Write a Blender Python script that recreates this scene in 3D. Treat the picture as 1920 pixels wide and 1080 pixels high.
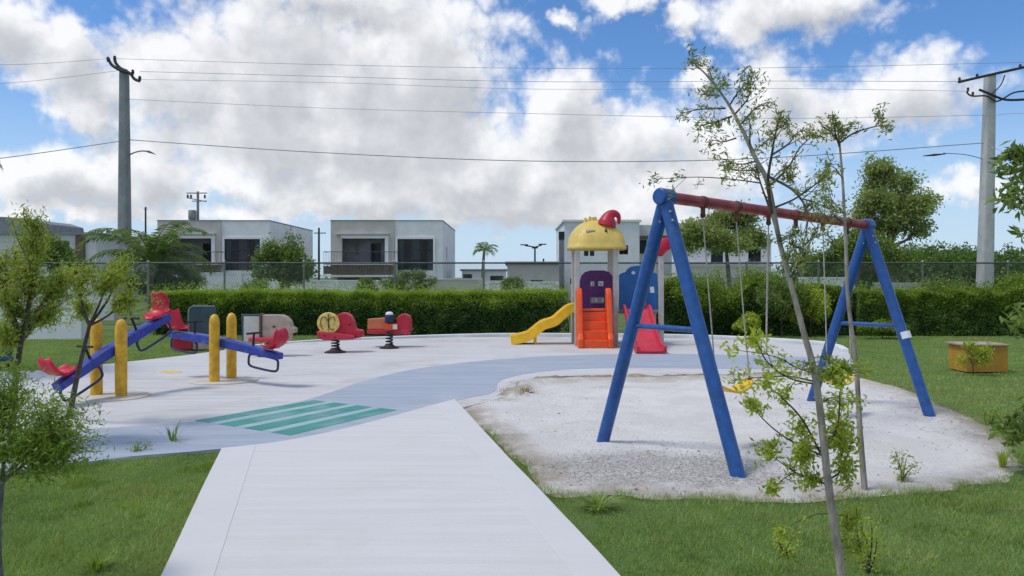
import bpy, math, random
import numpy as np
from mathutils import Vector, Matrix, noise

random.seed(7)
rng = np.random.default_rng(7)
sc = bpy.context.scene
for _o in list(bpy.data.objects):
    bpy.data.objects.remove(_o)
COL = sc.collection
R = math.radians

# ------------------------------------------------------------------ camera
F, HZ, HC = 1400.0, 520.0, 1.55          # focal length (px of 1920), horizon row, eye height
cam = bpy.data.objects.new("camera", bpy.data.cameras.new("camera"))
COL.objects.link(cam)
cam.location = (0, 0, HC)
cam.rotation_euler = (R(90), 0, 0)
cam.data.lens = 36 * F / 1920
cam.data.sensor_width = 36
cam.data.shift_y = -(540 - HZ) / 1920
cam.data.clip_start = 0.05
cam.data.clip_end = 6000
sc.camera = cam


def P(x, y, Y):
    """point seen at photo pixel x, y when it stands Y metres away"""
    return Vector(((x - 960) / F * Y, Y, HC + (HZ - y) / F * Y))


def G(x, y, z=0.0):
    """point of the ground (height z) seen at photo pixel x, y"""
    Y = (HC - z) * F / (y - HZ)
    return Vector(((x - 960) / F * Y, Y, z))


# ------------------------------------------------------------------ node helper
class NT:
    def __init__(self, nt):
        self.nt = nt
        nt.nodes.clear()

    def n(self, t, **kw):
        nd = self.nt.nodes.new(t)
        for k, v in kw.items():
            setattr(nd, k, v)
        return nd

    def put(self, sock, v):
        if isinstance(v, bpy.types.NodeSocket):
            self.nt.links.new(v, sock)
        elif v is not None:
            sock.default_value = v

    def math(self, op, a, b=None, c=None, clamp=False):
        nd = self.n('ShaderNodeMath', operation=op, use_clamp=clamp)
        self.put(nd.inputs[0], a)
        self.put(nd.inputs[1], b)
        self.put(nd.inputs[2], c)
        return nd.outputs[0]

    def vm(self, op, a, b=None):
        nd = self.n('ShaderNodeVectorMath', operation=op)
        self.put(nd.inputs[0], a)
        self.put(nd.inputs[1], b)
        return nd.outputs['Value'] if op in ('LENGTH', 'DOT_PRODUCT', 'DISTANCE') else nd.outputs[0]

    def noise(self, vec, scale, detail=4, rough=.55, out=0, dist=0.):
        nd = self.n('ShaderNodeTexNoise')
        self.put(nd.inputs['Vector'], vec)
        nd.inputs['Scale'].default_value = scale
        nd.inputs['Detail'].default_value = detail
        nd.inputs['Roughness'].default_value = rough
        nd.inputs['Distortion'].default_value = dist
        return nd.outputs[out]

    def step(self, v, a, b, lo=0., hi=1.):
        nd = self.n('ShaderNodeMapRange', interpolation_type='SMOOTHSTEP')
        self.put(nd.inputs[0], v)
        for i, q in enumerate((a, b, lo, hi)):
            self.put(nd.inputs[i + 1], q)
        return nd.outputs[0]

    def mix(self, f, a, b, blend='MIX'):
        nd = self.n('ShaderNodeMix', data_type='RGBA', blend_type=blend)
        self.put(nd.inputs[0], f)
        for s, v in ((nd.inputs[6], a), (nd.inputs[7], b)):
            if isinstance(v, (tuple, list)) and len(v) == 3:
                v = (*v, 1)
            self.put(s, v)
        return nd.outputs[2]

    def bump(self, h, strength, dist=.02):
        nd = self.n('ShaderNodeBump')
        self.put(nd.inputs['Height'], h)
        nd.inputs['Strength'].default_value = strength
        nd.inputs['Distance'].default_value = dist
        return nd.outputs[0]


# ------------------------------------------------------------------ world, sun, exposure
SUN = Vector((-.45, -.12, .88)).normalized()
sun_el, sun_az = math.asin(SUN.z), math.atan2(SUN.x, SUN.y)
world = bpy.data.worlds.new("World")
sc.world = world
world.use_nodes = True
w = NT(world.node_tree)
SKY = .11
sky = w.n('ShaderNodeTexSky', sky_type='NISHITA', sun_disc=False, sun_elevation=sun_el,
          sun_rotation=sun_az, air_density=1.0, dust_density=.6, ozone_density=2.2)
DIR = w.vm('NORMALIZE', w.n('ShaderNodeTexCoord').outputs['Generated'])
# cumulus heaps: (x, y, half width, half height, fullness) in photo pixels, turned into sky azimuth / elevation
HEAPS = [(-20, 45, 110, 75, 1.), (125, 120, 85, 85, 1.05), (150, 205, 85, 40, .9), (325, 135, 115, 115, 1.1),
         (560, 165, 240, 170, 1.2), (790, 130, 170, 200, 1.2), (620, -5, 270, 60, 1.1), (640, 260, 380, 110, 1.2),
         (1060, 215, 105, 105, 1.1), (880, 330, 420, 80, 1.15), (1220, 270, 220, 105, .95), (110, 335, 210, 55, 1.),
         (310, 320, 140, 70, 1.), (440, 345, 170, 40, .95), (700, 365, 360, 60, 1.05), (1150, 385, 280, 60, .95),
         (1450, 185, 85, 105, .95), (1650, 190, 150, 75, 1.1), (1530, 235, 200, 40, .8), (1490, 20, 175, 60, 1.05), (1275, 42, 50, 45, .85),
         (1170, 5, 95, 36, .85), (1800, 345, 110, 38, .8), (140, 398, 190, 20, .95), (840, 398, 130, 40, 1.),
         (560, 402, 330, 26, 1.0), (1120, 408, 330, 30, 1.0), (900, 372, 420, 60, 1.1), (260, 385, 120, 22, .8), (1040, 38, 60, 28, .5), (1330, 330, 220, 75, .85), (1320, 150, 60, 55, .55)]


def heap_density(d):
    sx = w.n('ShaderNodeSeparateXYZ')
    w.put(sx.inputs[0], d)
    az = w.math('ARCTAN2', sx.outputs[0], sx.outputs[1])
    el = w.math('ARCSINE', sx.outputs[2])
    cb = w.n('ShaderNodeCombineXYZ')
    w.put(cb.inputs[0], az)
    w.put(cb.inputs[1], el)
    warp = w.vm('MULTIPLY', w.vm('SUBTRACT', w.noise(d, 13, 5, .6, 1), (.5, .5, .5)), (.13, .09, 0))
    p = w.vm('ADD', cb.outputs[0], warp)
    acc = None
    for (x, y, rx, ry, g) in HEAPS:
        a = math.atan2(x - 960, F)
        e = math.atan2(HZ - y, math.hypot(F, x - 960))
        q = w.vm('MULTIPLY', w.vm('SUBTRACT', p, (a, e, 0)), (F / rx, F / ry, 0))
        v = w.math('SUBTRACT', g - .04, w.vm('LENGTH', q))
        acc = v if acc is None else w.math('SMOOTH_MAX', acc, v, .18)
    # the same broken cumulus goes on all round the sky beyond the heaps one can see
    far = w.math('MULTIPLY', w.math('SUBTRACT', w.noise(w.vm('MULTIPLY', d, (1, 1, 1.6)), 3.1, 3, .5), .47), 5.)
    side = w.math('MAXIMUM', w.step(w.math('ABSOLUTE', az), .62, .75), w.step(el, .38, .48))
    acc = w.math('MAXIMUM', acc, w.math('SUBTRACT', w.math('MULTIPLY', far, side), w.math('SUBTRACT', 1., side)))
    acc = w.math('ADD', acc, w.math('MULTIPLY', w.math('SUBTRACT', w.noise(d, 9, 6, .55), .5), 1.1))
    soft = acc
    for sc_, amp, det in ((17, .80, 2), (38, .42, 2), (85, .20, 3)):          # rounded billows on billows
        b_ = w.math('ABSOLUTE', w.math('SUBTRACT', w.noise(d, sc_, det, .5), .5))
        acc = w.math('ADD', acc, w.math('MULTIPLY', w.math('SUBTRACT', b_, .085), amp * 2))
    return acc, el, soft


D1, EL, S1 = heap_density(DIR)
D2, _e, S2 = heap_density(w.vm('NORMALIZE', w.vm('ADD', DIR, (-.016, 0, .026))))
cover = w.math('MULTIPLY', w.step(D1, -.20, .46), .96)
shade = w.math('ADD', w.math('MULTIPLY', w.step(w.math('ADD', S2, w.math('MULTIPLY', w.math('SUBTRACT', w.noise(DIR, 12, 4, .5), .5), 2.4)), -.12, 1.0), .86),
               w.math('MULTIPLY', w.math('SUBTRACT', D2, D1), .34), clamp=True)
CW, CG = [c / SKY for c in (.73, .735, .75)], [c / SKY for c in (.42, .43, .455)]
cloud = w.mix(shade, CW, CG)
haze = w.step(EL, .0, .28, .85, .0)
blue = w.mix(1., sky.outputs[0], (.50, .74, 1.0), 'MULTIPLY')
blue = w.mix(haze, blue, [c / SKY for c in (.44, .55, .67)])
bg = w.n('ShaderNodeBackground')
w.put(bg.inputs[0], w.mix(cover, blue, cloud))
bg.inputs[1].default_value = SKY
w.put(w.n('ShaderNodeOutputWorld').inputs[0], bg.outputs[0])

sl = bpy.data.lights.new("sun", 'SUN')
sl.energy, sl.angle, sl.color = 1.5, R(14), (1, .95, .88)
so = bpy.data.objects.new("sun", sl)
so.rotation_euler = SUN.to_track_quat('Z', 'Y').to_euler()
so.location = (0, 0, 30)
COL.objects.link(so)

sc.cycles.max_bounces = 6
sc.cycles.diffuse_bounces = 3
sc.cycles.glossy_bounces = 2
sc.cycles.transmission_bounces = 3
sc.cycles.transparent_max_bounces = 8
world.cycles.sampling_method = 'MANUAL'
world.cycles.sample_map_resolution = 512
sc.view_settings.view_transform = 'Standard'
sc.view_settings.look = 'None'
sc.view_settings.gamma = 1
sc.view_settings.exposure = .44

# ------------------------------------------------------------------ materials
MATS = {}


def mat(name, base, rough=.6, var=.12, scale=6., bump=0., bscale=70., metal=0., dirt=None, dirt_amt=.0, stretch=(1, 1, 1),
        spec=.5, coat=0.):
    m = bpy.data.materials.new(name)
    m.use_nodes = True
    t = NT(m.node_tree)
    co = t.vm('MULTIPLY', t.n('ShaderNodeTexCoord').outputs['Object'], stretch)
    f = t.noise(co, scale, 6, .62)
    k = 1 - var * 1.6
    c = t.mix(t.step(f, .3, .7), tuple(min(1, b * (1 + var * .5)) for b in base), tuple(b * k for b in base))
    if dirt:
        c = t.mix(t.math('MULTIPLY', t.step(t.noise(co, scale * .45, 7, .68), .52, .72), dirt_amt), c, dirt)
    b = t.n('ShaderNodeBsdfPrincipled')
    t.put(b.inputs['Base Color'], c)
    t.put(b.inputs['Roughness'], t.step(f, .2, .8, max(0, rough - .08), min(1, rough + .1)))
    b.inputs['Metallic'].default_value = metal
    b.inputs['Specular IOR Level'].default_value = spec
    b.inputs['Coat Weight'].default_value = coat
    if bump:
        t.put(b.inputs['Normal'], t.bump(t.noise(co, bscale, 5, .6), bump, .01))
    t.put(t.n('ShaderNodeOutputMaterial').inputs[0], b.outputs[0])
    MATS[name] = m
    return m


def leafmat(name, dark, light, gloss=.45, trans=.35, dry=None):
    m = bpy.data.materials.new(name)
    m.use_nodes = True
    t = NT(m.node_tree)
    a = t.n('ShaderNodeAttribute', attribute_name='rnd').outputs['Fac']
    f = t.noise(t.n('ShaderNodeTexCoord').outputs['Object'], 1.7, 3, .6)
    c = t.mix(t.math('ADD', t.math('MULTIPLY', a, .65), t.math('MULTIPLY', t.step(f, .3, .7), .35)), dark, light)
    if dry:
        c = t.mix(t.step(a, .9, .97), c, dry)
    b = t.n('ShaderNodeBsdfPrincipled')
    t.put(b.inputs['Base Color'], c)
    b.inputs['Roughness'].default_value = gloss
    b.inputs['Specular IOR Level'].default_value = .35
    tr = t.n('ShaderNodeBsdfTranslucent')
    t.put(tr.inputs[0], t.mix(1., c, (1.15, 1.25, .5), 'MULTIPLY'))
    mx = t.n('ShaderNodeMixShader')
    mx.inputs[0].default_value = trans
    t.put(mx.inputs[1], b.outputs[0])
    t.put(mx.inputs[2], tr.outputs[0])
    t.put(t.n('ShaderNodeOutputMaterial').inputs[0], mx.outputs[0])
    MATS[name] = m
    return m


def glassmat(name, tint, transp=.35):
    m = bpy.data.materials.new(name)
    m.use_nodes = True
    t = NT(m.node_tree)
    g = t.n('ShaderNodeBsdfPrincipled')
    g.inputs['Base Color'].default_value = (*tint, 1)
    g.inputs['Roughness'].default_value = .06
    tr = t.n('ShaderNodeBsdfTransparent')
    tr.inputs[0].default_value = (.75, .8, .85, 1)
    mx = t.n('ShaderNodeMixShader')
    mx.inputs[0].default_value = transp
    t.put(mx.inputs[1], g.outputs[0])
    t.put(mx.inputs[2], tr.outputs[0])
    t.put(t.n('ShaderNodeOutputMaterial').inputs[0], mx.outputs[0])
    MATS[name] = m


mat('blue_paint', (.012, .092, .33), .42, .18, 14, .15, 40, dirt=(.08, .14, .29), dirt_amt=.4, coat=.1)
mat('red_paint', (.27, .018, .030), .45, .22, 7, .15, 40, dirt=(.30, .12, .09), dirt_amt=.45)
mat('yellow_post', (.74, .41, .02), .5, .16, 12, .1, 50, dirt=(.32, .19, .05), dirt_amt=.4)
mat('yellow_plastic', (.93, .56, .012), .42, .1, 5)
mat('faded_yellow', (.74, .54, .13), .5, .1, 5, dirt=(.45, .32, .10), dirt_amt=.3)
mat('orange_plastic', (.86, .10, .012), .42, .1, 5)
mat('crimson_plastic', (.50, .012, .035), .42, .15, 5)
mat('bright_red', (.60, .008, .04), .4, .15, 6)
mat('pink_red', (.58, .028, .06), .45, .15, 5)
mat('purple_plastic', (.10, .012, .14), .45, .2, 5)
mat('blue_panel', (.012, .13, .40), .45, .12, 5)
mat('navy', (.02, .03, .10), .45, .2, 8)
mat('beam_blue', (.022, .05, .34), .35, .2, 10, dirt=(.35, .38, .55), dirt_amt=.3)
mat('grey_post', (.50, .48, .44), .55, .1, 6, dirt=(.3, .28, .24), dirt_amt=.3)
mat('black_rubber', (.012, .012, .013), .6, .2, 10)
mat('steel', (.35, .36, .38), .35, .2, 10, metal=.8)
mat('grey_plate', (.20, .22, .23), .5, .12, 6)
mat('cream_board', (.52, .50, .46), .6, .08, 5)
mat('beige_board', (.42, .33, .26), .65, .15, 5, dirt=(.28, .2, .15), dirt_amt=.4)
mat('teal_dark', (.03, .07, .09), .55, .15, 5)
mat('orange_board', (.66, .20, .09), .6, .1, 5)
mat('white_print', (.78, .80, .84), .5, .06, 20)
mat('face_yellow', (.82, .60, .16), .5, .22, 14, dirt=(.75, .2, .05), dirt_amt=.35)
mat('rope', (.42, .40, .36), .85, .2, 30)
mat('chain', (.25, .24, .22), .4, .3, 30, metal=.6)
mat('rust', (.16, .06, .03), .8, .4, 16)
mat('ochre_box', (.50, .25, .03), .65, .16, 4, .1, 30, dirt=(.24, .12, .03), dirt_amt=.35)
mat('blue_bench', (.02, .13, .40), .45, .15, 5)
mat('wall_white', (.76, .77, .79), .75, .06, 1.2, .12, 60, dirt=(.48, .47, .45), dirt_amt=.22)
mat('wall_beige', (.52, .49, .445), .75, .07, 1.2, .12, 60, dirt=(.33, .31, .28), dirt_amt=.25)
mat('wall_grey', (.57, .575, .59), .75, .07, 1.2, .1, 60, dirt=(.36, .36, .35), dirt_amt=.25)
mat('trim_white', (.78, .78, .78), .6, .04, 2)
mat('loggia_grey', (.26, .275, .30), .8, .1, 2)
mat('trim_dark', (.035, .032, .030), .5, .2, 4)
mat('brown_panel', (.12, .075, .055), .6, .2, 3)
mat('room', (.20, .21, .23), .8, .2, 1)
mat('curtain', (.72, .72, .72), .85, .2, 3, stretch=(6, 1, .3))
mat('thatch', (.16, .12, .085), .9, .5, 9, .6, 30, stretch=(5, 5, 1))
mat('roof_grey', (.22, .23, .26), .7, .12, 2)
mat('pole_concrete', (.28, .29, .305), .8, .12, 3, .2, 40, dirt=(.2, .2, .2), dirt_amt=.4)
mat('pole_pale', (.50, .495, .485), .8, .1, 3, .2, 40, dirt=(.34, .33, .32), dirt_amt=.4)
mat('dark_metal', (.03, .03, .033), .5, .2, 6)
mat('wire', (.30, .32, .35), .6, .1, 3)
mat('fence_wire', (.14, .16, .16), .5, .2, 6, metal=.4)
mat('fence_rail', (.10, .115, .115), .5, .2, 6, metal=.2)
mat('fence_post', (.36, .37, .37), .5, .2, 6, metal=.3)
mat('bark', (.17, .135, .105), .85, .35, 22, .6, 60, stretch=(1, 1, .25))
mat('bark_pale', (.36, .32, .265), .8, .3, 30, .5, 70, dirt=(.17, .13, .1), dirt_amt=.5, stretch=(1, 1, .3))
mat('twig', (.085, .066, .05), .85, .3, 20)
mat('bark_grey', (.14, .14, .15), .85, .3, 22, .6, 60)
mat('soil', (.36, .29, .19), .95, .35, 8, .6, 60)
mat('stone_grey', (.50, .49, .47), .9, .5, 60)
mat('kerb_white', (.76, .77, .79), .7, .06, 3, .1, 50, dirt=(.5, .5, .5), dirt_amt=.3)
mat('base_plate', (.62, .58, .50), .6, .15, 5, dirt=(.25, .16, .10), dirt_amt=.4)
glassmat('glass', (.02, .025, .03), .62)
leafmat('leaf_hedge', (.03, .085, .024), (.125, .235, .048))
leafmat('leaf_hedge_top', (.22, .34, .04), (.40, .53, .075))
leafmat('leaf_shrub', (.11, .20, .02), (.31, .42, .055))
leafmat('leaf_dark', (.055, .12, .03), (.19, .30, .06))
leafmat('leaf_mid', (.10, .17, .04), (.26, .35, .085))
leafmat('leaf_tree', (.21, .26, .10), (.44, .50, .21), .5, .5, dry=(.46, .43, .2))
leafmat('leaf_young', (.25, .34, .03), (.58, .64, .11), trans=.45)
leafmat('leaf_sage', (.12, .16, .035), (.36, .41, .12), dry=(.48, .40, .16))
leafmat('leaf_feather', (.22, .28, .04), (.46, .52, .10), trans=.45)
leafmat('leaf_palm', (.07, .13, .04), (.20, .28, .10))
leafmat('leaf_dry', (.22, .16, .05), (.42, .33, .12), trans=.2)
leafmat('grass_blade', (.18, .275, .07), (.42, .54, .19), .55, .35, dry=(.36, .34, .13))

# ground of the lawn
m = bpy.data.materials.new('lawn_ground')
m.use_nodes = True
t = NT(m.node_tree)
co = t.n('ShaderNodeTexCoord').outputs['Object']
c = t.mix(t.step(t.noise(co, .55, 6, .65), .35, .68), (.125, .215, .06), (.19, .26, .09))
c = t.mix(t.math('MULTIPLY', t.step(t.noise(co, .9, 5, .6), .50, .68), .75), c, (.22, .20, .09))
c = t.mix(t.step(t.noise(co, 60, 3, .7), .3, .75), c, (.10, .16, .035))
b = t.n('ShaderNodeBsdfPrincipled')
t.put(b.inputs['Base Color'], c)
b.inputs['Roughness'].default_value = .9
b.inputs['Specular IOR Level'].default_value = .15
t.put(b.inputs['Normal'], t.bump(t.noise(co, 45, 4, .7), .8, .03))
t.put(t.n('ShaderNodeOutputMaterial').inputs[0], b.outputs[0])
MATS['lawn_ground'] = m

# sand of the swing pit
m = bpy.data.materials.new('sand')
m.use_nodes = True
t = NT(m.node_tree)
co = t.n('ShaderNodeTexCoord').outputs['Object']
n1 = t.noise(co, 1.1, 7, .65)
c = t.mix(t.step(n1, .32, .62), (.78, .76, .735), (.68, .66, .63))
spots = t.math('MULTIPLY', t.step(t.noise(co, 30, 6, .8), .54, .66), t.step(t.noise(co, .8, 4, .6), .38, .60, .20, .85))
c = t.mix(spots, c, (.30, .27, .24))
grit = t.n('ShaderNodeAttribute', attribute_name='grit').outputs['Fac']
c = t.mix(t.math('MULTIPLY', t.step(t.math('ADD', grit, t.math('SUBTRACT', t.noise(co, 2.4, 6, .7), .5)), .30, .85), t.step(t.noise(co, 42, 5, .8), .40, .60, .15, .95)), c, (.27, .25, .22))
edge = t.n('ShaderNodeAttribute', attribute_name='rim').outputs['Fac']
c = t.mix(t.math('MULTIPLY', edge, t.step(t.noise(co, 3.2, 6, .7), .30, .58)), c, (.33, .27, .19))
b = t.n('ShaderNodeBsdfPrincipled')
t.put(b.inputs['Base Color'], c)
b.inputs['Roughness'].default_value = .95
b.inputs['Specular IOR Level'].default_value = .1
h = t.math('ADD', t.noise(co, 26, 6, .7), t.math('MULTIPLY', t.noise(co, 120, 3, .7), .5))
t.put(b.inputs['Normal'], t.bump(h, .8, .025))
t.put(t.n('ShaderNodeOutputMaterial').inputs[0], b.outputs[0])
MATS['sand'] = m


def slabmat(name, base, stain, stain_amt, stretch, bump, fine=0., low=.88):
    m = bpy.data.materials.new(name)
    m.use_nodes = True
    t = NT(m.node_tree)
    co = t.n('ShaderNodeTexCoord').outputs['Object']
    st = t.vm('MULTIPLY', co, stretch)
    streak = t.noise(st, 1., 6, .62)
    blot = t.noise(co, .75, 6, .65, dist=.4)
    c = t.mix(t.step(streak, .32, .68), tuple(x * (1.93 - low) for x in base), tuple(x * low for x in base))
    c = t.mix(t.math('MULTIPLY', t.step(blot, .48, .72), stain_amt), c, stain)
    c = t.mix(t.math('MULTIPLY', t.step(t.noise(co, 14, 7, .75), .60, .74), stain_amt * .8), c, tuple(x * .72 for x in stain))
    b = t.n('ShaderNodeBsdfPrincipled')
    t.put(b.inputs['Base Color'], c)
    b.inputs['Roughness'].default_value = .8
    b.inputs['Specular IOR Level'].default_value = .25
    h = t.math('ADD', t.math('MULTIPLY', streak, fine), t.noise(co, 160, 3, .7))
    t.put(b.inputs['Normal'], t.bump(h, bump, .006))
    t.put(t.n('ShaderNodeOutputMaterial').inputs[0], b.outputs[0])
    MATS[name] = m


slabmat('brushed_concrete', (.64, .635, .63), (.55, .525, .485), .5, (.55, 9, 1), .5, 1.4, .925)
slabmat('trowelled_concrete', (.63, .626, .622), (.56, .545, .52), .4, (3, 3, 1), .2, 0., .95)
slabmat('painted_slab', (.585, .585, .585), (.46, .43, .41), .7, (.5, 7, 1), .3)
slabmat('blue_path', (.36, .41, .485), (.50, .52, .55), .5, (.6, 6, 1), .25)
slabmat('green_stripe', (.075, .29, .25), (.27, .40, .42), .75, (1, 5, 1), .25)
slabmat('pale_stripe', (.34, .47, .51), (.36, .42, .50), .7, (1, 5, 1), .25)


# ------------------------------------------------------------------ mesh helpers
OFF = {}                                  # world offset of each object made here


class MB:
    def __init__(self):
        self.v, self.f = [], []

    def add(self, vs, fs):
        n = len(self.v)
        self.v += [tuple(p) for p in vs]
        self.f += [tuple(i + n for i in f) for f in fs]
        return self

    def box(self, c, s, rot=None):
        c = Vector(c)
        pts = []
        for z in (-.5, .5):
            for x, y in ((-.5, -.5), (.5, -.5), (.5, .5), (-.5, .5)):
                q = Vector((x * s[0], y * s[1], z * s[2]))
                pts.append(c + (rot @ q if rot else q))
        return self.add(pts, [(3, 2, 1, 0), (4, 5, 6, 7), (0, 1, 5, 4), (1, 2, 6, 5), (2, 3, 7, 6), (3, 0, 4, 7)])

    def box2(self, lo, hi):
        lo, hi = Vector(lo), Vector(hi)
        return self.box((lo + hi) / 2, hi - lo)

    def tube(self, pts, rad, n=8, cap=True, flat=1.):
        pts = [Vector(p) for p in pts]
        if not isinstance(rad, (list, tuple)):
            rad = [rad] * len(pts)
        base = len(self.v)
        d0 = (pts[1] - pts[0]).normalized()
        u = d0.orthogonal().normalized() if abs(d0.z) > .95 else d0.cross(Vector((0, 0, 1))).normalized()
        for i, p in enumerate(pts):
            a = pts[max(0, i - 1)]
            b = pts[min(len(pts) - 1, i + 1)]
            d = (b - a).normalized()
            u = (u - d * u.dot(d)).normalized()
            v = d.cross(u)
            for k in range(n):
                th = 2 * math.pi * k / n
                self.v.append(tuple(p + (u * math.cos(th) + v * math.sin(th) * flat) * rad[i]))
        for i in range(len(pts) - 1):
            for k in range(n):
                a, b = base + i * n + k, base + i * n + (k + 1) % n
                self.f.append((a, b, b + n, a + n))
        if cap:
            self.f.append(tuple(base + k for k in reversed(range(n))))
            self.f.append(tuple(base + (len(pts) - 1) * n + k for k in range(n)))
        return self

    def lathe(self, prof, n=20, M=None):
        """profile of (radius, z) spun about z, capped"""
        M = M or Matrix()
        vs, fs = [], []
        for r, z in prof:
            for k in range(n):
                a = 2 * math.pi * k / n
                vs.append(M @ Vector((r * math.cos(a), r * math.sin(a), z)))
        for i in range(len(prof) - 1):
            for k in range(n):
                a, b = i * n + k, i * n + (k + 1) % n
                fs.append((a, b, b + n, a + n))
        fs.append(tuple(reversed(range(n))))
        fs.append(tuple((len(prof) - 1) * n + k for k in range(n)))
        return self.add(vs, fs)

    def prism(self, poly, M, t):
        """polygon in the local xy plane, thickened along local z by t; M places it"""
        n = len(poly)
        vs = [M @ Vector((x, y, 0)) for x, y in poly] + [M @ Vector((x, y, t)) for x, y in poly]
        fs = [tuple(reversed(range(n))), tuple(range(n, 2 * n))]
        fs += [(i, (i + 1) % n, n + (i + 1) % n, n + i) for i in range(n)]
        return self.add(vs, fs)

    def loft(self, rings, cap=True):
        n = len(rings[0])
        b = len(self.v)
        for r in rings:
            self.v += [tuple(p) for p in r]
        for i in range(len(rings) - 1):
            for k in range(n):
                a, c = b + i * n + k, b + i * n + (k + 1) % n
                self.f.append((a, c, c + n, a + n))
        if cap:
            self.f.append(tuple(b + k for k in reversed(range(n))))
            self.f.append(tuple(b + (len(rings) - 1) * n + k for k in range(n)))
        return self

    def build(self, name, m, parent=None, smooth=False, bevel=0., local=False, **props):
        me = bpy.data.meshes.new(name)
        me.from_pydata(self.v, [], self.f)
        if smooth:
            me.shade_smooth()
            if smooth != 'all':
                me.set_sharp_from_angle(angle=R(40))
        return finish(name, me, m, parent, local, bevel, props)


def finish(name, me, m, parent=None, local=False, bevel=0., props={}):
    me.update()
    me.materials.append(MATS[m])
    o = bpy.data.objects.new(name, me)
    COL.objects.link(o)
    if parent:
        o.parent = parent
        if not local:
            o.location = -OFF.get(parent, Vector())
    OFF[o] = Vector()
    if bevel:
        bv = o.modifiers.new("bevel", 'BEVEL')
        bv.width, bv.segments, bv.limit_method, bv.angle_limit = bevel, 2, 'ANGLE', R(35)
    for k, v in props.items():
        o[k] = v
    return o


def tag(o, label, cat, group=None):
    o['label'], o['category'] = label, cat
    if group:
        o['group'] = group
    return o


def thing(name, label, cat, loc, group=None):
    o = bpy.data.objects.new(name, None)
    COL.objects.link(o)
    o.location = loc
    o.empty_display_size = .2
    OFF[o] = Vector(loc)
    return tag(o, label, cat, group)


def mesh_np(name, co, nv, m, parent=None, rnd=None, **props):
    """co: (N*nv, 3) points; every nv of them is one face"""
    n = len(co) // nv
    me = bpy.data.meshes.new(name)
    me.vertices.add(len(co))
    me.vertices.foreach_set('co', np.asarray(co, np.float32).ravel())
    me.loops.add(len(co))
    me.loops.foreach_set('vertex_index', np.arange(len(co), dtype=np.int32))
    me.polygons.add(n)
    me.polygons.foreach_set('loop_start', np.arange(0, len(co), nv, dtype=np.int32))
    me.update(calc_edges=True)
    at = me.attributes.new('rnd', 'FLOAT', 'FACE')
    at.data.foreach_set('value', np.asarray(rnd if rnd is not None else rng.random(n), np.float32))
    return finish(name, me, m, parent, False, 0., props)


def unit(a):
    return a / np.maximum(np.linalg.norm(a, axis=1, keepdims=True), 1e-9)


def leaf_points(c, L, W, ax=None, fold=.25, up=.3):
    """four points for each leaf: base, side, tip, side"""
    n = len(c)
    L = np.broadcast_to(np.asarray(L, float), (n,))[:, None] * rng.uniform(.65, 1.25, (n, 1))
    W = np.broadcast_to(np.asarray(W, float), (n,))[:, None] * rng.uniform(.7, 1.2, (n, 1))
    if ax is None:
        ax = unit(rng.normal(size=(n, 3)) + np.array([0, 0, up]))
    s = unit(np.cross(ax, unit(rng.normal(size=(n, 3)))))
    nn = np.cross(ax, s)
    out = np.empty((n, 4, 3))
    out[:, 0] = c - ax * L * .5
    out[:, 1] = c + s * W * .5 + nn * W * fold - ax * L * .06
    out[:, 2] = c + ax * L * .5 - nn * W * fold * .6
    out[:, 3] = c - s * W * .5 + nn * W * fold - ax * L * .06
    return out.reshape(-1, 3)


def lobe_clusters(lobes, n, per, spread, shell=.45):
    """leaf centres: n clusters on the outer part of ellipsoid lobes, per leaves each"""
    lobes = [(np.array(c, float), np.array(r, float) if hasattr(r, '__len__') else np.array([r] * 3, float)) for c, r in lobes]
    wt = np.array([(r[0] * r[2] + r[1] * r[2]) for _, r in lobes])
    pick = rng.choice(len(lobes), n, p=wt / wt.sum())
    d = unit(rng.normal(size=(n, 3)))
    rad = (1 - shell * rng.random((n, 1)) ** 1.3) * rng.uniform(.82, 1.1, (n, 1))
    C = np.array([l[0] for l in lobes])[pick] + d * rad * np.array([l[1] for l in lobes])[pick]
    pts = np.repeat(C, per, 0) + rng.normal(size=(n * per, 3)) * spread
    rn = np.clip(np.repeat(rng.random(n), per) * .6 + rng.random(n * per) * .4, 0, 1)
    return pts, rn


def curve(a, b, k=5, wob=.06, sag=0.):
    a, b = Vector(a), Vector(b)
    L = (b - a).length
    ph = [random.uniform(-1, 1) for _ in range(6)]
    out = []
    for i in range(k + 1):
        u = i / k
        e = math.sin(math.pi * u) * L * wob
        out.append(a.lerp(b, u) + Vector((ph[0] * e, ph[1] * e, ph[2] * e - sag * math.sin(math.pi * u))))
    return out


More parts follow.
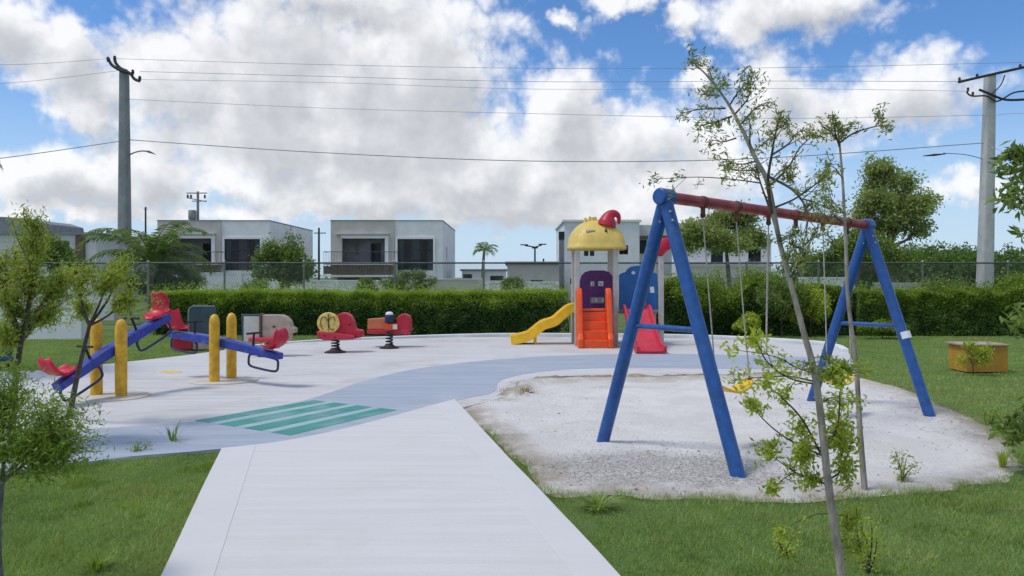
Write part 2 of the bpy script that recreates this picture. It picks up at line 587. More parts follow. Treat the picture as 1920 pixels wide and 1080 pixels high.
def tree(name, label, cat, base, fork, lobes, n, per, spread, L, W, leaf, bark='bark', r0=.12, group=None, up=.3, shell=.45):
    base, fork = Vector(base), Vector(fork)
    T = thing(name, label, cat, base, group)
    mb = MB()
    trunk = curve(base - Vector((0, 0, .05)), fork, 6, .03)
    mb.tube(trunk, [r0 * (1 - .45 * i / 6) for i in range(7)], 9)
    tr = mb.build('trunk', bark, T, True)
    for c, r in lobes:
        q = MB()
        rz = r[2] if hasattr(r, '__len__') else r
        pts = curve(fork - Vector((0, 0, .05 * r0)), Vector(c) + Vector((0, 0, rz * .25)), 5, .08)
        q.tube(pts, [r0 * .5 * (1 - .8 * i / 5) for i in range(6)], 6)
        for k in range(5):
            s = pts[random.choice((2, 3, 4))]
            rr = r if hasattr(r, '__len__') else (r, r, r)
            e = Vector(c) + Vector([random.uniform(-.7, .7) * z for z in rr])
            q.tube(curve(s, e, 3, .1), [r0 * .2, r0 * .15, r0 * .1, r0 * .05], 5)
        q.build('limb', bark, T, True)
    sub = []
    for c, r in lobes:
        rr = np.array(r if hasattr(r, '__len__') else (r, r, r), float)
        for _ in range(6):
            d = unit(rng.normal(size=(1, 3)))[0]
            sub.append((np.array(c) + d * rr * rng.uniform(.4, .8), rr * rng.uniform(.34, .6)))
    pts, rn = lobe_clusters(sub, n, per, spread, .8)
    mesh_np('crown', leaf_points(pts, L, W, up=up), 4, leaf, T, rn)
    return T


def smooth_poly(pts, k=6):
    out = []
    n = len(pts)
    for i in range(n):
        p0, p1, p2, p3 = [Vector(pts[(i + j - 1) % n]) for j in range(4)]
        for s in range(k):
            u = s / k
            out.append(.5 * ((2 * p1) + (p2 - p0) * u + (2 * p0 - 5 * p1 + 4 * p2 - p3) * u * u + (3 * p1 - p0 - 3 * p2 + p3) * u ** 3))
    return out


def smooth_line(pts, k=6):
    pts = [Vector(p) for p in pts]
    out = []
    for i in range(len(pts) - 1):
        p0, p1, p2, p3 = pts[max(0, i - 1)], pts[i], pts[i + 1], pts[min(len(pts) - 1, i + 2)]
        for s in range(k):
            u = s / k
            out.append(.5 * ((2 * p1) + (p2 - p0) * u + (2 * p0 - 5 * p1 + 4 * p2 - p3) * u * u + (3 * p1 - p0 - 3 * p2 + p3) * u ** 3))
    return out + [pts[-1]]


def inside(poly, xy):
    px, py = np.array([p[0] for p in poly]), np.array([p[1] for p in poly])
    x, y = xy[:, 0], xy[:, 1]
    res = np.zeros(len(xy), bool)
    j = len(px) - 1
    for i in range(len(px)):
        hit = ((py[i] > y) != (py[j] > y)) & (x < (px[j] - px[i]) * (y - py[i]) / (py[j] - py[i] + 1e-12) + px[i])
        res ^= hit
        j = i
    return res


def sheet(name, pts, z0, z1, m, parent=None, **kw):
    """flat plate with a polygon outline between two heights"""
    mb = MB()
    mb.prism([(p[0], p[1]) for p in pts], Matrix.Translation((0, 0, z0)), z1 - z0)
    return mb.build(name, m, parent, **kw)


FRONT = Matrix(((1, 0, 0, 0), (0, 0, 1, 0), (0, 1, 0, 0), (0, 0, 0, 1)))   # local xy -> world xz, thickness -> +y


def frontal(x, y, z):
    return Matrix.Translation((x, y, z)) @ FRONT


# ================================================================== the ground
mb = MB()
mb.add([(-2500, -400, 0), (2500, -400, 0), (2500, 3500, 0), (-2500, 3500, 0)], [(0, 1, 2, 3)])
mb.build('ground', 'lawn_ground', kind='structure')

# playground slab
ZS = .03
far_line = [(-420, 716), (-150, 704), (100, 693), (250, 677), (340, 667), (430, 655), (560, 642), (700, 636), (860, 632), (1000, 631),
            (1150, 632), (1300, 634), (1450, 641), (1560, 650), (1592, 662), (1612, 705)]
slab_px = far_line + [(1575, 716), (1400, 717), (1200, 719), (1012, 723), (968, 736), (925, 750), (866, 764), (700, 812), (415, 842), (250, 856), (150, 868), (-60, 890), (-420, 915)]
slab_pts = [G(x, y, ZS) for x, y in slab_px]
sheet('playground_slab', slab_pts, 0, ZS, 'painted_slab', kind='structure')
blue_px = [(-420, 830), (60, 812), (230, 800), (370, 790), (500, 768), (600, 742), (690, 712), (790, 690), (930, 674), (1100, 665),
           (1300, 664), (1500, 669), (1585, 676), (1590, 690), (1480, 692), (1280, 690), (1120, 690), (1010, 697), (940, 712),
           (925, 735), (850, 752), (640, 815), (415, 841.2), (250, 855.2), (150, 867.2), (-60, 889), (-420, 914)]
blue_pts = smooth_poly([G(x, y, ZS + .004) for x, y in blue_px], 4)
bp = sheet('blue_path', blue_pts, ZS - .002, ZS + .004, 'blue_path', kind='structure')
# crossing painted on it: four green stripes with pale ones between
q = [G(x, y, ZS + .008) for x, y in ((366, 788), (588, 750), (740, 768), (540, 815))]
for i in range(7):
    a, b_ = i / 7 + (.0 if i % 2 == 0 else .012), (i + 1) / 7 - (.0 if i % 2 == 0 else .012)
    wgt = lambda u: u if True else u
    s = [q[0].lerp(q[3], a), q[1].lerp(q[2], a), q[1].lerp(q[2], b_), q[0].lerp(q[3], b_)]
    if i % 2 == 0:
        s = [q[0].lerp(q[3], a - .02 * (i > 0)), q[1].lerp(q[2], a - .02 * (i > 0)), q[1].lerp(q[2], b_ + .02), q[0].lerp(q[3], b_ + .02)]
    s = [Vector(p) for p in s]
    if i % 2 == 0:
        sheet('green_stripe', s, ZS + .004, ZS + .008, 'green_stripe', bp)
    else:
        s2 = [q[0].lerp(q[3], a + .012), q[1].lerp(q[2], a + .012), q[1].lerp(q[2], b_ - .012), q[0].lerp(q[3], b_ - .012)]
        sheet('pale_stripe', s2, ZS + .004, ZS + .007, 'pale_stripe', bp)

# faded yellow spot painted on the slab
sheet('painted_spot', [G(320 + 22 * math.cos(a), 697 + 2.6 * math.sin(a), ZS + .003) for a in np.linspace(0, 6.1, 24)], ZS - .001, ZS + .003, 'face_yellow',
      bpy.data.objects['playground_slab'])

# kerb along the far edge
kl = smooth_line([G(x, y, ZS) for x, y in far_line[5:-1]], 5)
rings = []
for i, p in enumerate(kl):
    d = (kl[min(i + 1, len(kl) - 1)] - kl[max(i - 1, 0)]).normalized()
    nrm = Vector((-d.y, d.x, 0))
    if nrm.y < 0:
        nrm = -nrm
    h = .115 if p.x > -.3 else .06 + .055 * max(0, min(1, (p.x + 5) / 4.7))
    rings.append([(p.x, p.y, 0), (p.x, p.y, h), (p.x + nrm.x * .14, p.y + nrm.y * .14, h), (p.x + nrm.x * .14, p.y + nrm.y * .14, 0)])
MB().loft(rings).build('kerb', 'kerb_white', bevel=.012, kind='structure')

# concrete path in front, two trowelled borders and a brushed middle
ZP = .085
L0, L1 = G(300, 1080, ZP), G(415, 840, ZP)
R0, R1 = G(1165, 1080, ZP), G(852, 748, ZP)
Lb, Rb = L0 + (L0 - L1) * 2.1, R0 + (R0 - R1) * 1.35
Lb.y = Rb.y = -3.0
Lb.x, Rb.x = L0.x + (L0.x - L1.x) * (L0.y + 3) / (L1.y - L0.y), R0.x + (R0.x - R1.x) * (R0.y + 3) / (R1.y - R0.y)
endc = smooth_line([G(x, y, ZP) for x, y in ((415, 840), (520, 828), (620, 809), (720, 784), (800, 762), (852, 748))], 5)
path = thing('concrete_path', 'pale brushed concrete walkway with smooth borders in the foreground', 'path', (-.8, 4, 0))
del path['category']
path['kind'] = 'structure'
lin, rin = .21, .17


def at_y(a, b, y):
    return a + (b - a) * ((y - a.y) / (b.y - a.y))


li0, li1 = Lb + Vector((lin, 0, 0)), L1 + Vector((lin + .04, 0, 0))
ri0, ri1 = Rb - Vector((rin, 0, 0)), R1 - Vector((rin + .02, .0, 0))
GAP = .0006


def end_at(x):
    for a, b in zip(endc, endc[1:]):
        if a.x <= x <= b.x:
            return a.lerp(b, (x - a.x) / max(1e-6, b.x - a.x))
    return endc[-1]


eL, eR = end_at(li1.x), end_at(ri1.x)
lring = [Lb] + [at_y(Lb, L1, y) + Vector((.003 * math.sin(y * 2.1), 0, 0)) for y in np.linspace(-2, L1.y - .1, 26)] + [L1] \
    + [p for p in endc if L1.x < p.x < li1.x] + [eL, li0]
sheet('left_border', lring, 0, ZP + .0005, 'trowelled_concrete', path, bevel=.003)
mring = [li0 + Vector((GAP, 0, 0)), eL + Vector((GAP, 0, 0))] + [p for p in endc if li1.x + GAP < p.x < ri1.x - GAP] + \
    [eR - Vector((GAP, 0, 0)), ri0 - Vector((GAP, 0, 0))]
sheet('brushed_surface', mring, 0, ZP, 'brushed_concrete', path, bevel=.001)
rring = [ri0, eR] + [p for p in endc if ri1.x < p.x] + \
    [at_y(R1, Rb, y) + Vector((.004 * math.sin(y * 1.7) + .002 * math.sin(y * 5), 0, 0)) for y in np.linspace(R1.y - .15, -2, 30)] + [Rb]
sheet('right_border', rring, 0, ZP + .0005, 'trowelled_concrete', path, bevel=.003)
path_poly = [Lb, L1] + endc + [R1, Rb]

# sand pit under the swings
sand_px = [(858, 752), (925, 744), (962, 728), (1000, 715), (1200, 712), (1400, 708), (1540, 704), (1622, 716), (1720, 742), (1825, 782),
           (1895, 832), (1905, 876), (1850, 905), (1700, 925), (1500, 936), (1300, 936), (1150, 928), (1035, 926), (985, 880), (920, 815)]
sand_poly = smooth_poly([G(x, y, .02) for x, y in sand_px], 9)
jit = []
for i, p in enumerate(sand_poly):
    k = noise.noise(Vector((p.x * 2.2, p.y * 2.2, 3))) * .10 + noise.noise(Vector((p.x * 7, p.y * 7, 9))) * .04
    cdir = (p - Vector((2.1, 7.3, 0))).normalized()
    jit.append(p + Vector((cdir.x * k, cdir.y * k, 0)))
sand_poly = jit
cen = Vector((2.2, 7.2, 0))
NR = 46
vs, fs, rim, grit = [], [], [], []
n = len(sand_poly)


def sand_z(x, y, u):
    z = .022 + .016 * noise.noise(Vector((x * .9, y * .9, 0))) + .016 * noise.noise(Vector((x * 3.5, y * 3.5, 5))) \
        + .010 * noise.noise(Vector((x * 9, y * 9, 7)))
    for fx, fy in ((.84, 7.05), (1.76, 5.75), (4.65, 8.2)):
        z += .012 * math.exp(-((x - fx - .15) ** 2 + (y - fy + .05) ** 2) / .22)
    e = min(1, (1 - u) * 9)
    return max(.006, z * e + .006)


for r in range(NR + 1):
    u = (r / NR) ** .8 if r else 0
    for p in sand_poly:
        x, y = cen.x + (p.x - cen.x) * u, cen.y + (p.y - cen.y) * u
        zz = sand_z(x, y, u)
        if y > 9.2 and u > .90:                                   # low bank of earth along the slab
            zz += .05 * math.sin(math.pi * (u - .9) / .1) * min(1, (y - 9.2))
        vs.append((x, y, zz + (ZS if y > 9.6 else 0) * u))
        rim.append(max(0, (u - .84) / .16))
        g_ = 0
        for gx_, gy_, rx_, ry_, a_ in ((1.35, 6.0, .85, .55, 1.), (.55, 5.9, .5, .6, .6), (2.2, 5.5, .9, .25, .55), (4.9, 7.2, 1.0, 1.3, .75), (5.0, 8.6, .6, .5, .6), (-.1, 7.2, .35, 1.0, .7), (.9, 10.2, 1.6, .35, .5), (3.2, 10.0, 1.0, .4, .45)):
            g_ += a_ * math.exp(-((x - gx_) / rx_) ** 2 - ((y - gy_) / ry_) ** 2)
        grit.append(min(1, g_))
for r in range(NR):
    for k in range(n):
        a, b_ = r * n + k, r * n + (k + 1) % n
        fs.append((a, b_, b_ + n, a + n))
me = bpy.data.meshes.new('sand')
me.from_pydata(vs, [], fs)
me.shade_smooth()
at = me.attributes.new('rim', 'FLOAT', 'POINT')
at.data.foreach_set('value', np.array(rim, np.float32))
at = me.attributes.new('grit', 'FLOAT', 'POINT')
at.data.foreach_set('value', np.array(grit, np.float32))
finish('sand_pit', me, 'sand', props={'kind': 'structure'})

# low bank of earth where the slab meets the sand
bank = smooth_line([G(x, y, ZS) for x, y in ((985, 722), (1010, 715), (1100, 713), (1200, 712.5), (1300, 711), (1400, 709), (1500, 707), (1560, 707))], 10)
rings = []
for i, p in enumerate(bank):
    u = i / (len(bank) - 1)
    hh = (.075 + .03 * noise.noise(Vector((p.x * 3, 0, 1))) + .02 * noise.noise(Vector((p.x * 9, 0, 1)))) * min(1, u * 8, (1 - u) * 6 + .1)
    wd = .13 + .06 * noise.noise(Vector((p.x * 2, 5, 1)))
    rings.append([(p.x, p.y - wd * 1.3, .03), (p.x, p.y - wd * .5, .03 + hh * .7), (p.x + .01, p.y, .03 + hh), (p.x, p.y + wd * .4, .03 + hh * .6), (p.x, p.y + wd * .7, .03)])
MB().loft(rings).build('earth_bank', 'soil', None, 'all', kind='structure')

# loose stones over the sand
N0 = 60000
xy = np.stack([rng.uniform(-1, 6.5, N0), rng.uniform(4.9, 12, N0)], 1)
dens = np.array([noise.noise(Vector((x * .8, y * .8, 2))) + .5 * noise.noise(Vector((x * 2.5, y * 2.5, 4))) for x, y in xy])
near = np.exp(-((xy[:, 0] - 1.35) ** 2 / .9 + (xy[:, 1] - 6.0) ** 2 / .4)) + np.exp(-((xy[:, 0] - 5) ** 2 / .5 + (xy[:, 1] - 7.6) ** 2 / 2.))
keep = inside(sand_poly, xy) & (rng.random(N0) < np.clip(.02 + .22 * dens + .75 * near, .01, 1))
xy = xy[keep]
s = rng.lognormal(-5.45, .5, len(xy))
zz = np.array([sand_z(x, y, .8) for x, y in xy])
octa = np.array([(1, 0, 0), (0, 1, 0), (-1, 0, 0), (0, -1, 0), (0, 0, .6), (0, 0, -.6)])
tri = np.array([(0, 1, 4), (1, 2, 4), (2, 3, 4), (3, 0, 4), (1, 0, 5), (2, 1, 5), (3, 2, 5), (0, 3, 5)])
pp = octa[None] * s[:, None, None] * rng.uniform(.6, 1.3, (len(xy), 6, 3))
an = rng.uniform(0, 6.28, len(xy))
ca, sa = np.cos(an)[:, None], np.sin(an)[:, None]
pr = np.stack([pp[:, :, 0] * ca - pp[:, :, 1] * sa, pp[:, :, 0] * sa + pp[:, :, 1] * ca, pp[:, :, 2]], 2)
pr += np.concatenate([xy, (zz + .002)[:, None]], 1)[:, None, :]
o = mesh_np('gravel', pr[:, tri].reshape(-1, 3), 3, 'stone_grey', kind='stuff')
tag(o, 'small grey stones scattered over the pale sand', 'gravel')


# ------------------------------------------------------------------ lawn blades
def lawn(name, label, x0, x1, y0, y1, dens_, h, wd, excl, leaf='grass_blade', only=None):
    n_ = int((x1 - x0) * (y1 - y0) * dens_)
    xy = np.stack([rng.uniform(x0, x1, n_), rng.uniform(y0, y1, n_)], 1)
    k = np.ones(n_, bool)
    for e in excl:
        k &= ~inside(e, xy)
    k &= np.abs(xy[:, 0]) < xy[:, 1] * .70 + 1.6
    if only is not None:
        k &= only(xy)
    xy = xy[k]
    n_ = len(xy)
    g = np.array([noise.noise(Vector((x * 1.3, y * 1.3, 8))) + .8 * noise.noise(Vector((x * 4, y * 4, 1))) + .5 * noise.noise(Vector((x * 11, y * 11, 1))) for x, y in xy])
    hh = h * np.clip(1 + .7 * g, .35, 2.2) * rng.uniform(.55, 1.4, n_)
    a = rng.uniform(0, 2 * math.pi, n_)
    lean = rng.normal(0, .55, (n_, 2)) * hh[:, None]
    bx = np.stack([np.cos(a), np.sin(a)], 1) * wd * .5
    co = np.zeros((n_, 3, 3))
    co[:, 0, :2] = xy - bx
    co[:, 1, :2] = xy + bx
    co[:, 2, :2] = xy + lean
    co[:, 2, 2] = hh
    co[:, :2, 2] = -.004
    o = mesh_np(name, co.reshape(-1, 3), 3, leaf, rnd=np.clip(.45 + .45 * g + .5 * np.array([noise.noise(Vector((x * .45, y * .45, 21))) for x, y in xy]) + rng.normal(0, .22, n_), 0, 1), kind='stuff')
    return tag(o, label, 'grass')


slab_in = [Vector((p.x, p.y, 0)) for p in slab_pts]
EX = [slab_in, sand_poly, path_poly]
lawn('lawn_grass', 'short green grass left of the concrete walkway', -5.2, -.6, 2.6, 7.4, 9500, .026, .006, EX)
lawn('lawn_grass', 'short green grass in front of the sand pit, right of the walkway', -.4, 5.6, 2.6, 6.6, 9500, .020, .006, EX)
lawn('lawn_grass', 'lawn behind and right of the swings up to the hedge', 3.8, 16.5, 6.6, 19.6, 1500, .024, .012, EX)
lawn('lawn_grass', 'grass strip left of the playground before the white wall', -14, -4.2, 9.2, 19.8, 1300, .03, .013, EX)


def near_edge(poly, dmax):
    e = np.array([(p[0], p[1]) for p in poly])

    def f(xy):
        out = np.zeros(len(xy), bool)
        for i in range(0, len(xy), 4000):
            d = np.sqrt(((xy[i:i + 4000, None, :] - e[None]) ** 2).sum(2)).min(1)
            out[i:i + 4000] = d < dmax * (.4 + rng.random(len(d)))
        return out
    return f


lawn('edge_grass', 'longer ragged grass along the rim of the sand pit', -.4, 6.4, 4.9, 11.5, 5000, .045, .006,
     [slab_in, path_poly], only=near_edge([p for p in sand_poly if p.y < 9.3], .07))
lawn('dry_grass', 'dry straw coloured grass along the back bank of the sand', -.4, 4.4, 9.6, 12, 2600, .05, .008,
     [], 'leaf_dry', near_edge([p for p in sand_poly if p.y > 9.9], .09))


def clumpy(xy):
    return np.array([noise.noise(Vector((x * 1.9, y * 1.9, 31))) + .5 * noise.noise(Vector((x * 6, y * 6, 3))) for x, y in xy]) > .28 + .2 * rng.random(len(xy))


lawn('lawn_clumps', 'taller clumps of grass on the lawn left of the walkway', -5.2, -.6, 2.6, 7.4, 4500, .042, .008, EX, 'leaf_shrub', clumpy)
lawn('lawn_clumps', 'taller clumps of grass on the lawn before the sand pit', -.4, 5.6, 2.6, 6.6, 2600, .036, .008, EX, 'leaf_mid', clumpy)


def tuft(name, label, base, n_, h, spread, wd, leaf, cat='weed', group=None, bladey=True):
    """a weed: blades or leaves fanning out of one root"""
    T = thing(name, label, cat, base, group)
    base = np.array(base)
    a = rng.uniform(0, 6.28, n_)
    out = np.stack([np.cos(a), np.sin(a), np.zeros(n_)], 1)
    hh = h * rng.uniform(.4, 1.1, n_)
    sp = spread * rng.uniform(.1, 1, n_)
    if bladey:
        side = np.stack([-np.sin(a), np.cos(a), np.zeros(n_)], 1) * wd * .5
        root = base + out * (sp * .25)[:, None]
        mid = root + out * (sp * .3)[:, None] + np.array([0, 0, 1]) * (hh * .65)[:, None]
        tip = root + out * sp[:, None] + np.array([0, 0, 1]) * hh[:, None]
        co = np.stack([root - side * .6 - [0, 0, .01], mid - side, tip, mid + side], 1).reshape(-1, 3)
        mesh_np('leaves', co, 4, leaf, T)
    else:
        mb = MB()
        cs = []
        for i in range(max(4, n_ // 26)):
            e = Vector(base) + Vector((random.gauss(0, spread * .5), random.gauss(0, spread * .5), h * random.uniform(.5, 1.05)))
            pts = curve(Vector(base) - Vector((0, 0, .02)), e, 4, .1)
            mb.tube(pts, [.006, .005, .004, .003, .002], 5)
            for p in pts[1:]:
                for _ in range(16):
                    cs.append(tuple(p + Vector((random.gauss(0, 1), random.gauss(0, 1), random.gauss(0, 1))) * wd * 1.2))
        mb.build('stem', 'twig', T)
        mesh_np('leaves', leaf_points(np.array(cs), wd * 1.3, wd * .5), 4, leaf, T)
    return T


# ================================================================== swing frame
def post(mb, a, b, r, n=16):
    return mb.tube([a, b], r, n)


NF = [Vector(G(1125, 825, .03)), Vector(G(1393, 897, .03))]
FF = [Vector(G(1517, 749, .03)), Vector(G(1751, 783, .03))]
na = P(1247, 372, (NF[0].y + NF[1].y) / 2)
fa = P(1626, 424, (FF[0].y + FF[1].y) / 2)
bd = (fa - na).normalized()
sw = thing('swing_set', 'swing frame with blue A shaped legs and dark red top beam on sand', 'swing set', (NF[0] + FF[1]) / 2)
for i, (feet, ap, s) in enumerate(((NF, na, -1), (FF, fa, 1))):
    for f in feet:
        lean = (f - ap).normalized()
        top = ap + bd * s * .0 - Vector((0, 0, .01))
        lg = MB()
        post(lg, f - Vector((0, 0, .12)) + (f - ap).normalized() * .02, top + (f - ap) * .01, .058)
        lo = lg.build('leg', 'blue_paint', sw, True)
    mid = .50 if i == 0 else .46
    a, b_ = feet[0].lerp(ap, mid), feet[1].lerp(ap, mid)
    MB().tube([a, b_], .024, 12).build('crossbar', 'blue_paint', sw, True)
    cap = MB()
    cap.tube([ap - bd * .085 + Vector((0, 0, .012)), ap + bd * .085 + Vector((0, 0, .012))], .072, 18)
    cap.build('corner_sleeve', 'blue_paint', sw, True, .012)
    for f in feet:
        dn = (f - ap).normalized()
        out_ = (-bd * (1 if i == 0 else -1))
        for k in (.13, .21):
            bp_ = ap + dn * k + Vector((0, -.056, .0))
            MB().lathe([(.013, -.004), (.013, .006), (.008, .010), (.007, .016)], 8, Matrix.Translation(bp_) @ Matrix.Rotation(R(90), 4, 'X')).build('bolt', 'steel', sw, True)
bm_ = MB()
bm_.tube([na + bd * .08 + Vector((0, 0, .012)), fa - bd * .08 + Vector((0, 0, .012))], .05, 18)
bm_.build('top_beam', 'red_paint', sw, True)
MB().tube([FF[1].lerp(fa, .395), FF[1].lerp(fa, .43)], .0605, 16).build('tape_band', 'white_print', sw, True)


def beam_at(px):
    lo, hi = 0., 1.
    for _ in range(30):
        mdl = (lo + hi) / 2
        p = na.lerp(fa, mdl)
        if p.x / p.y * F + 960 < px:
            lo = mdl
        else:
            hi = mdl
    return na.lerp(fa, lo)


brackets = {}
for px in (1318, 1381, 1441, 1492, 1543, 1588):
    p = beam_at(px) + Vector((0, 0, .012))
    mb = MB()
    mb.tube([p - bd * .02, p + bd * .02], .056, 14)
    mb.box(p - Vector((0, 0, .075)), (.035, .03, .06))
    mb.lathe([(.006, -.02), (.022, -.015), (.026, 0), (.022, .015), (.006, .02)], 12,
             Matrix.Translation(p - Vector((0, 0, .115))) @ Matrix.Rotation(R(90), 4, 'X'))
    mb.build('hanger', 'rust', sw, True)
    brackets[px] = p - Vector((0, 0, .13))
swingdir = Vector((bd.y, -bd.x, 0)).normalized()


def swing(label, pa, pb, z, push, sm='yellow_plastic'):
    a, b_ = brackets[pa], brackets[pb]
    da = Vector((a.x, a.y, z)) + swingdir * push
    db = Vector((b_.x, b_.y, z)) + swingdir * push
    ax = (db - da).normalized()
    T = thing('swing', label, 'swing', (da + db) / 2, 'swings hanging from the red beam')
    for s, e in ((a, da), (b_, db)):
        MB().tube(curve(s, e, 8, .004), .0065, 7).build('rope', 'rope', T, True)
    # sagging belt seat
    rings = []
    perp = Vector((-ax.y, ax.x, 0))
    for k in range(13):
        u = k / 12
        c = da.lerp(db, u) - Vector((0, 0, .075 * math.sin(math.pi * u)))
        wdt = .085 * (.55 + .45 * math.sin(math.pi * u) ** .5)
        rings.append([c - perp * wdt - Vector((0, 0, .008)), c - perp * wdt + Vector((0, 0, .012)),
                      c + perp * wdt + Vector((0, 0, .012)), c + perp * wdt - Vector((0, 0, .008))])
    MB().loft(rings).build('seat', sm, T, True, .004)
    for e in (da, db):
        MB().lathe([(.01, -.02), (.02, -.012), (.02, .02), (.008, .035)], 10, Matrix.Translation(e)).build('eyelet', 'rust', T, True)


swing('yellow belt swing hanging nearer the front A frame', 1318, 1381, .60, .14)
MB().tube(curve(brackets[1441], brackets[1441] - Vector((.02, 0, 1.25)), 6, .01), .007, 7).build('loose_rope', 'rope', sw, True)
swing('yellow belt swing hanging nearer the rear A frame', 1543, 1588, .46, .05, 'face_yellow')

# ================================================================== seesaws
def seesaw(label, posts, pivot_z, low, high, red_high, name='seesaw', plate=None):
    c = (posts[0] + posts[1]) / 2
    T = thing(name, label, 'seesaw', c, 'seesaws on the playground slab')
    for i, p in enumerate(posts):
        mb = MB()
        h = 1.02
        mb.lathe([(.072, ZS), (.072, h - .13), (.066, h - .07), (.045, h - .02), (.014, h)], 18, Matrix.Translation((p.x, p.y, 0)))
        mb.build('post', 'yellow_post', T, True)
    MB().lathe([(.50, ZS), (.50, ZS + .012), (.47, ZS + .022), (.0, ZS + .026)], 32,
               Matrix.Translation((c.x, c.y, 0)) @ Matrix.Diagonal((1, .85, 1, 1))).build('base_plate', 'base_plate', T, True)
    MB().tube([posts[0] + Vector((0, 0, pivot_z)), posts[1] + Vector((0, 0, pivot_z))], .022, 12).build('axle', 'steel', T, True)
    d = (high - low).normalized()
    side = d.cross(Vector((0, 0, 1))).normalized()
    up = side.cross(d)
    L = (high - low).length
    rings = []
    for k in range(17):
        u = k / 16
        p = low.lerp(high, u) - up * (.03 * (2 * u - 1) ** 2)
        wd, ht = .075, .064 * (.72 + .28 * math.sin(math.pi * u))
        rings.append([p - side * wd - up * ht, p - side * wd + up * ht * .8, p - side * wd * .7 + up * ht,
                      p + side * wd * .7 + up * ht, p + side * wd + up * ht * .8, p + side * wd - up * ht])
    MB().loft(rings).build('beam', 'beam_blue', T, True, .006)
    for e, s in ((low, 1), (high, -1)):
        dd = d * s                                   # towards the pivot
        o0 = e + up * .05 + dd * .02
        # moulded seat: pan with a curled back
        rings = []
        prof = [(-.01, .28, .08), (-.03, .22, .12), (-.03, .13, .145), (.02, .055, .155), (.09, .03, .155), (.18, .025, .14), (.26, .04, .09)]
        for x, z, wd in prof:
            p = o0 + dd * x + up * z
            nrm = up * .022 if x > .05 else (up * .010 - dd * .022)
            edge = up * .035
            rings.append([p - side * wd + edge, p - side * wd * .6, p + side * wd * .6, p + side * wd + edge,
                          p + side * wd + edge - nrm, p + side * wd * .6 - nrm, p - side * wd * .6 - nrm, p - side * wd + edge - nrm])
        MB().loft(rings).build('seat', 'bright_red', T, 'all', 0)
        hb = MB()
        h0 = o0 + dd * .50
        hb.tube([h0 - up * .05, h0 + up * .17], .016, 8)
        hb.tube([h0 + up * .17 - side * .13, h0 + up * .17 + side * .13], .015, 8)
        hb.build('handlebar', 'black_rubber', T, True)
        # loop bumper hanging below the end
        lp = []
        for k in range(25):
            th = 2 * math.pi * k / 24
            cx, cz = math.cos(th), math.sin(th)
            sq = lambda v: math.copysign(abs(v) ** .45, v)
            lp.append(e + dd * (.30 + .29 * sq(cx)) - up * (.165 - .095 * sq(cz)))
        MB().tube(lp, .017, 8, False).build('bumper_loop', 'navy', T, True)
    return T


pA = [Vector(((227 - 960) / F * 9.45, 9.45, 0)), Vector(((181 - 960) / F * 9.55, 9.55, 0))]
seesaw('seesaw standing left, tilted steeply, half behind the feathery leaves', pA, .66,
       P(104, 722, 8.75), P(312, 590, 10.25), True)
pB = [Vector(((402 - 960) / F * 10.75, 10.75, 0)), Vector(((434 - 960) / F * 11.15, 11.15, 0))]
seesaw('seesaw between two bare yellow posts, its right end towards the spring riders', pB, .64,
       P(524, 664, 10.3), P(322, 622, 11.4), True)


# ================================================================== spring riders
def spring(T, x, y, top, r=.075, base_r=.22):
    mb = MB()
    turns, n_ = 5, 90
    pts = []
    for k in range(n_ + 1):
        u = k / n_
        a = 2 * math.pi * turns * u
        pts.append((x + r * math.cos(a), y + r * math.sin(a), ZS + .05 + (top - ZS - .05) * u))
    mb.tube(pts, .016, 6)
    mb.build('spring', 'black_rubber', T, True)
    MB().lathe([(base_r, ZS), (base_r, ZS + .015), (base_r * .55, ZS + .05), (base_r * .4, ZS + .085), (.02, ZS + .09)], 24,
               Matrix.Translation((x, y, 0))).build('base', 'black_rubber', T, True)


def ell(cx, cz, rx, rz, a0=0, a1=360, n_=22):
    return [(cx + rx * math.cos(R(a0 + (a1 - a0) * k / n_)), cz + rz * math.sin(R(a0 + (a1 - a0) * k / n_))) for k in range(n_ + (a1 - a0 < 360))]


def board(T, name, m, poly, y0, th, bevel=.01, parent=None):
    return MB().prism(poly, frontal(0, y0, 0), th).build(name, m, parent or T, False, bevel)


def pxp(Y, pts):
    return [((x - 960) / F * Y, HC + (HZ - y) / F * Y) for x, y in pts]


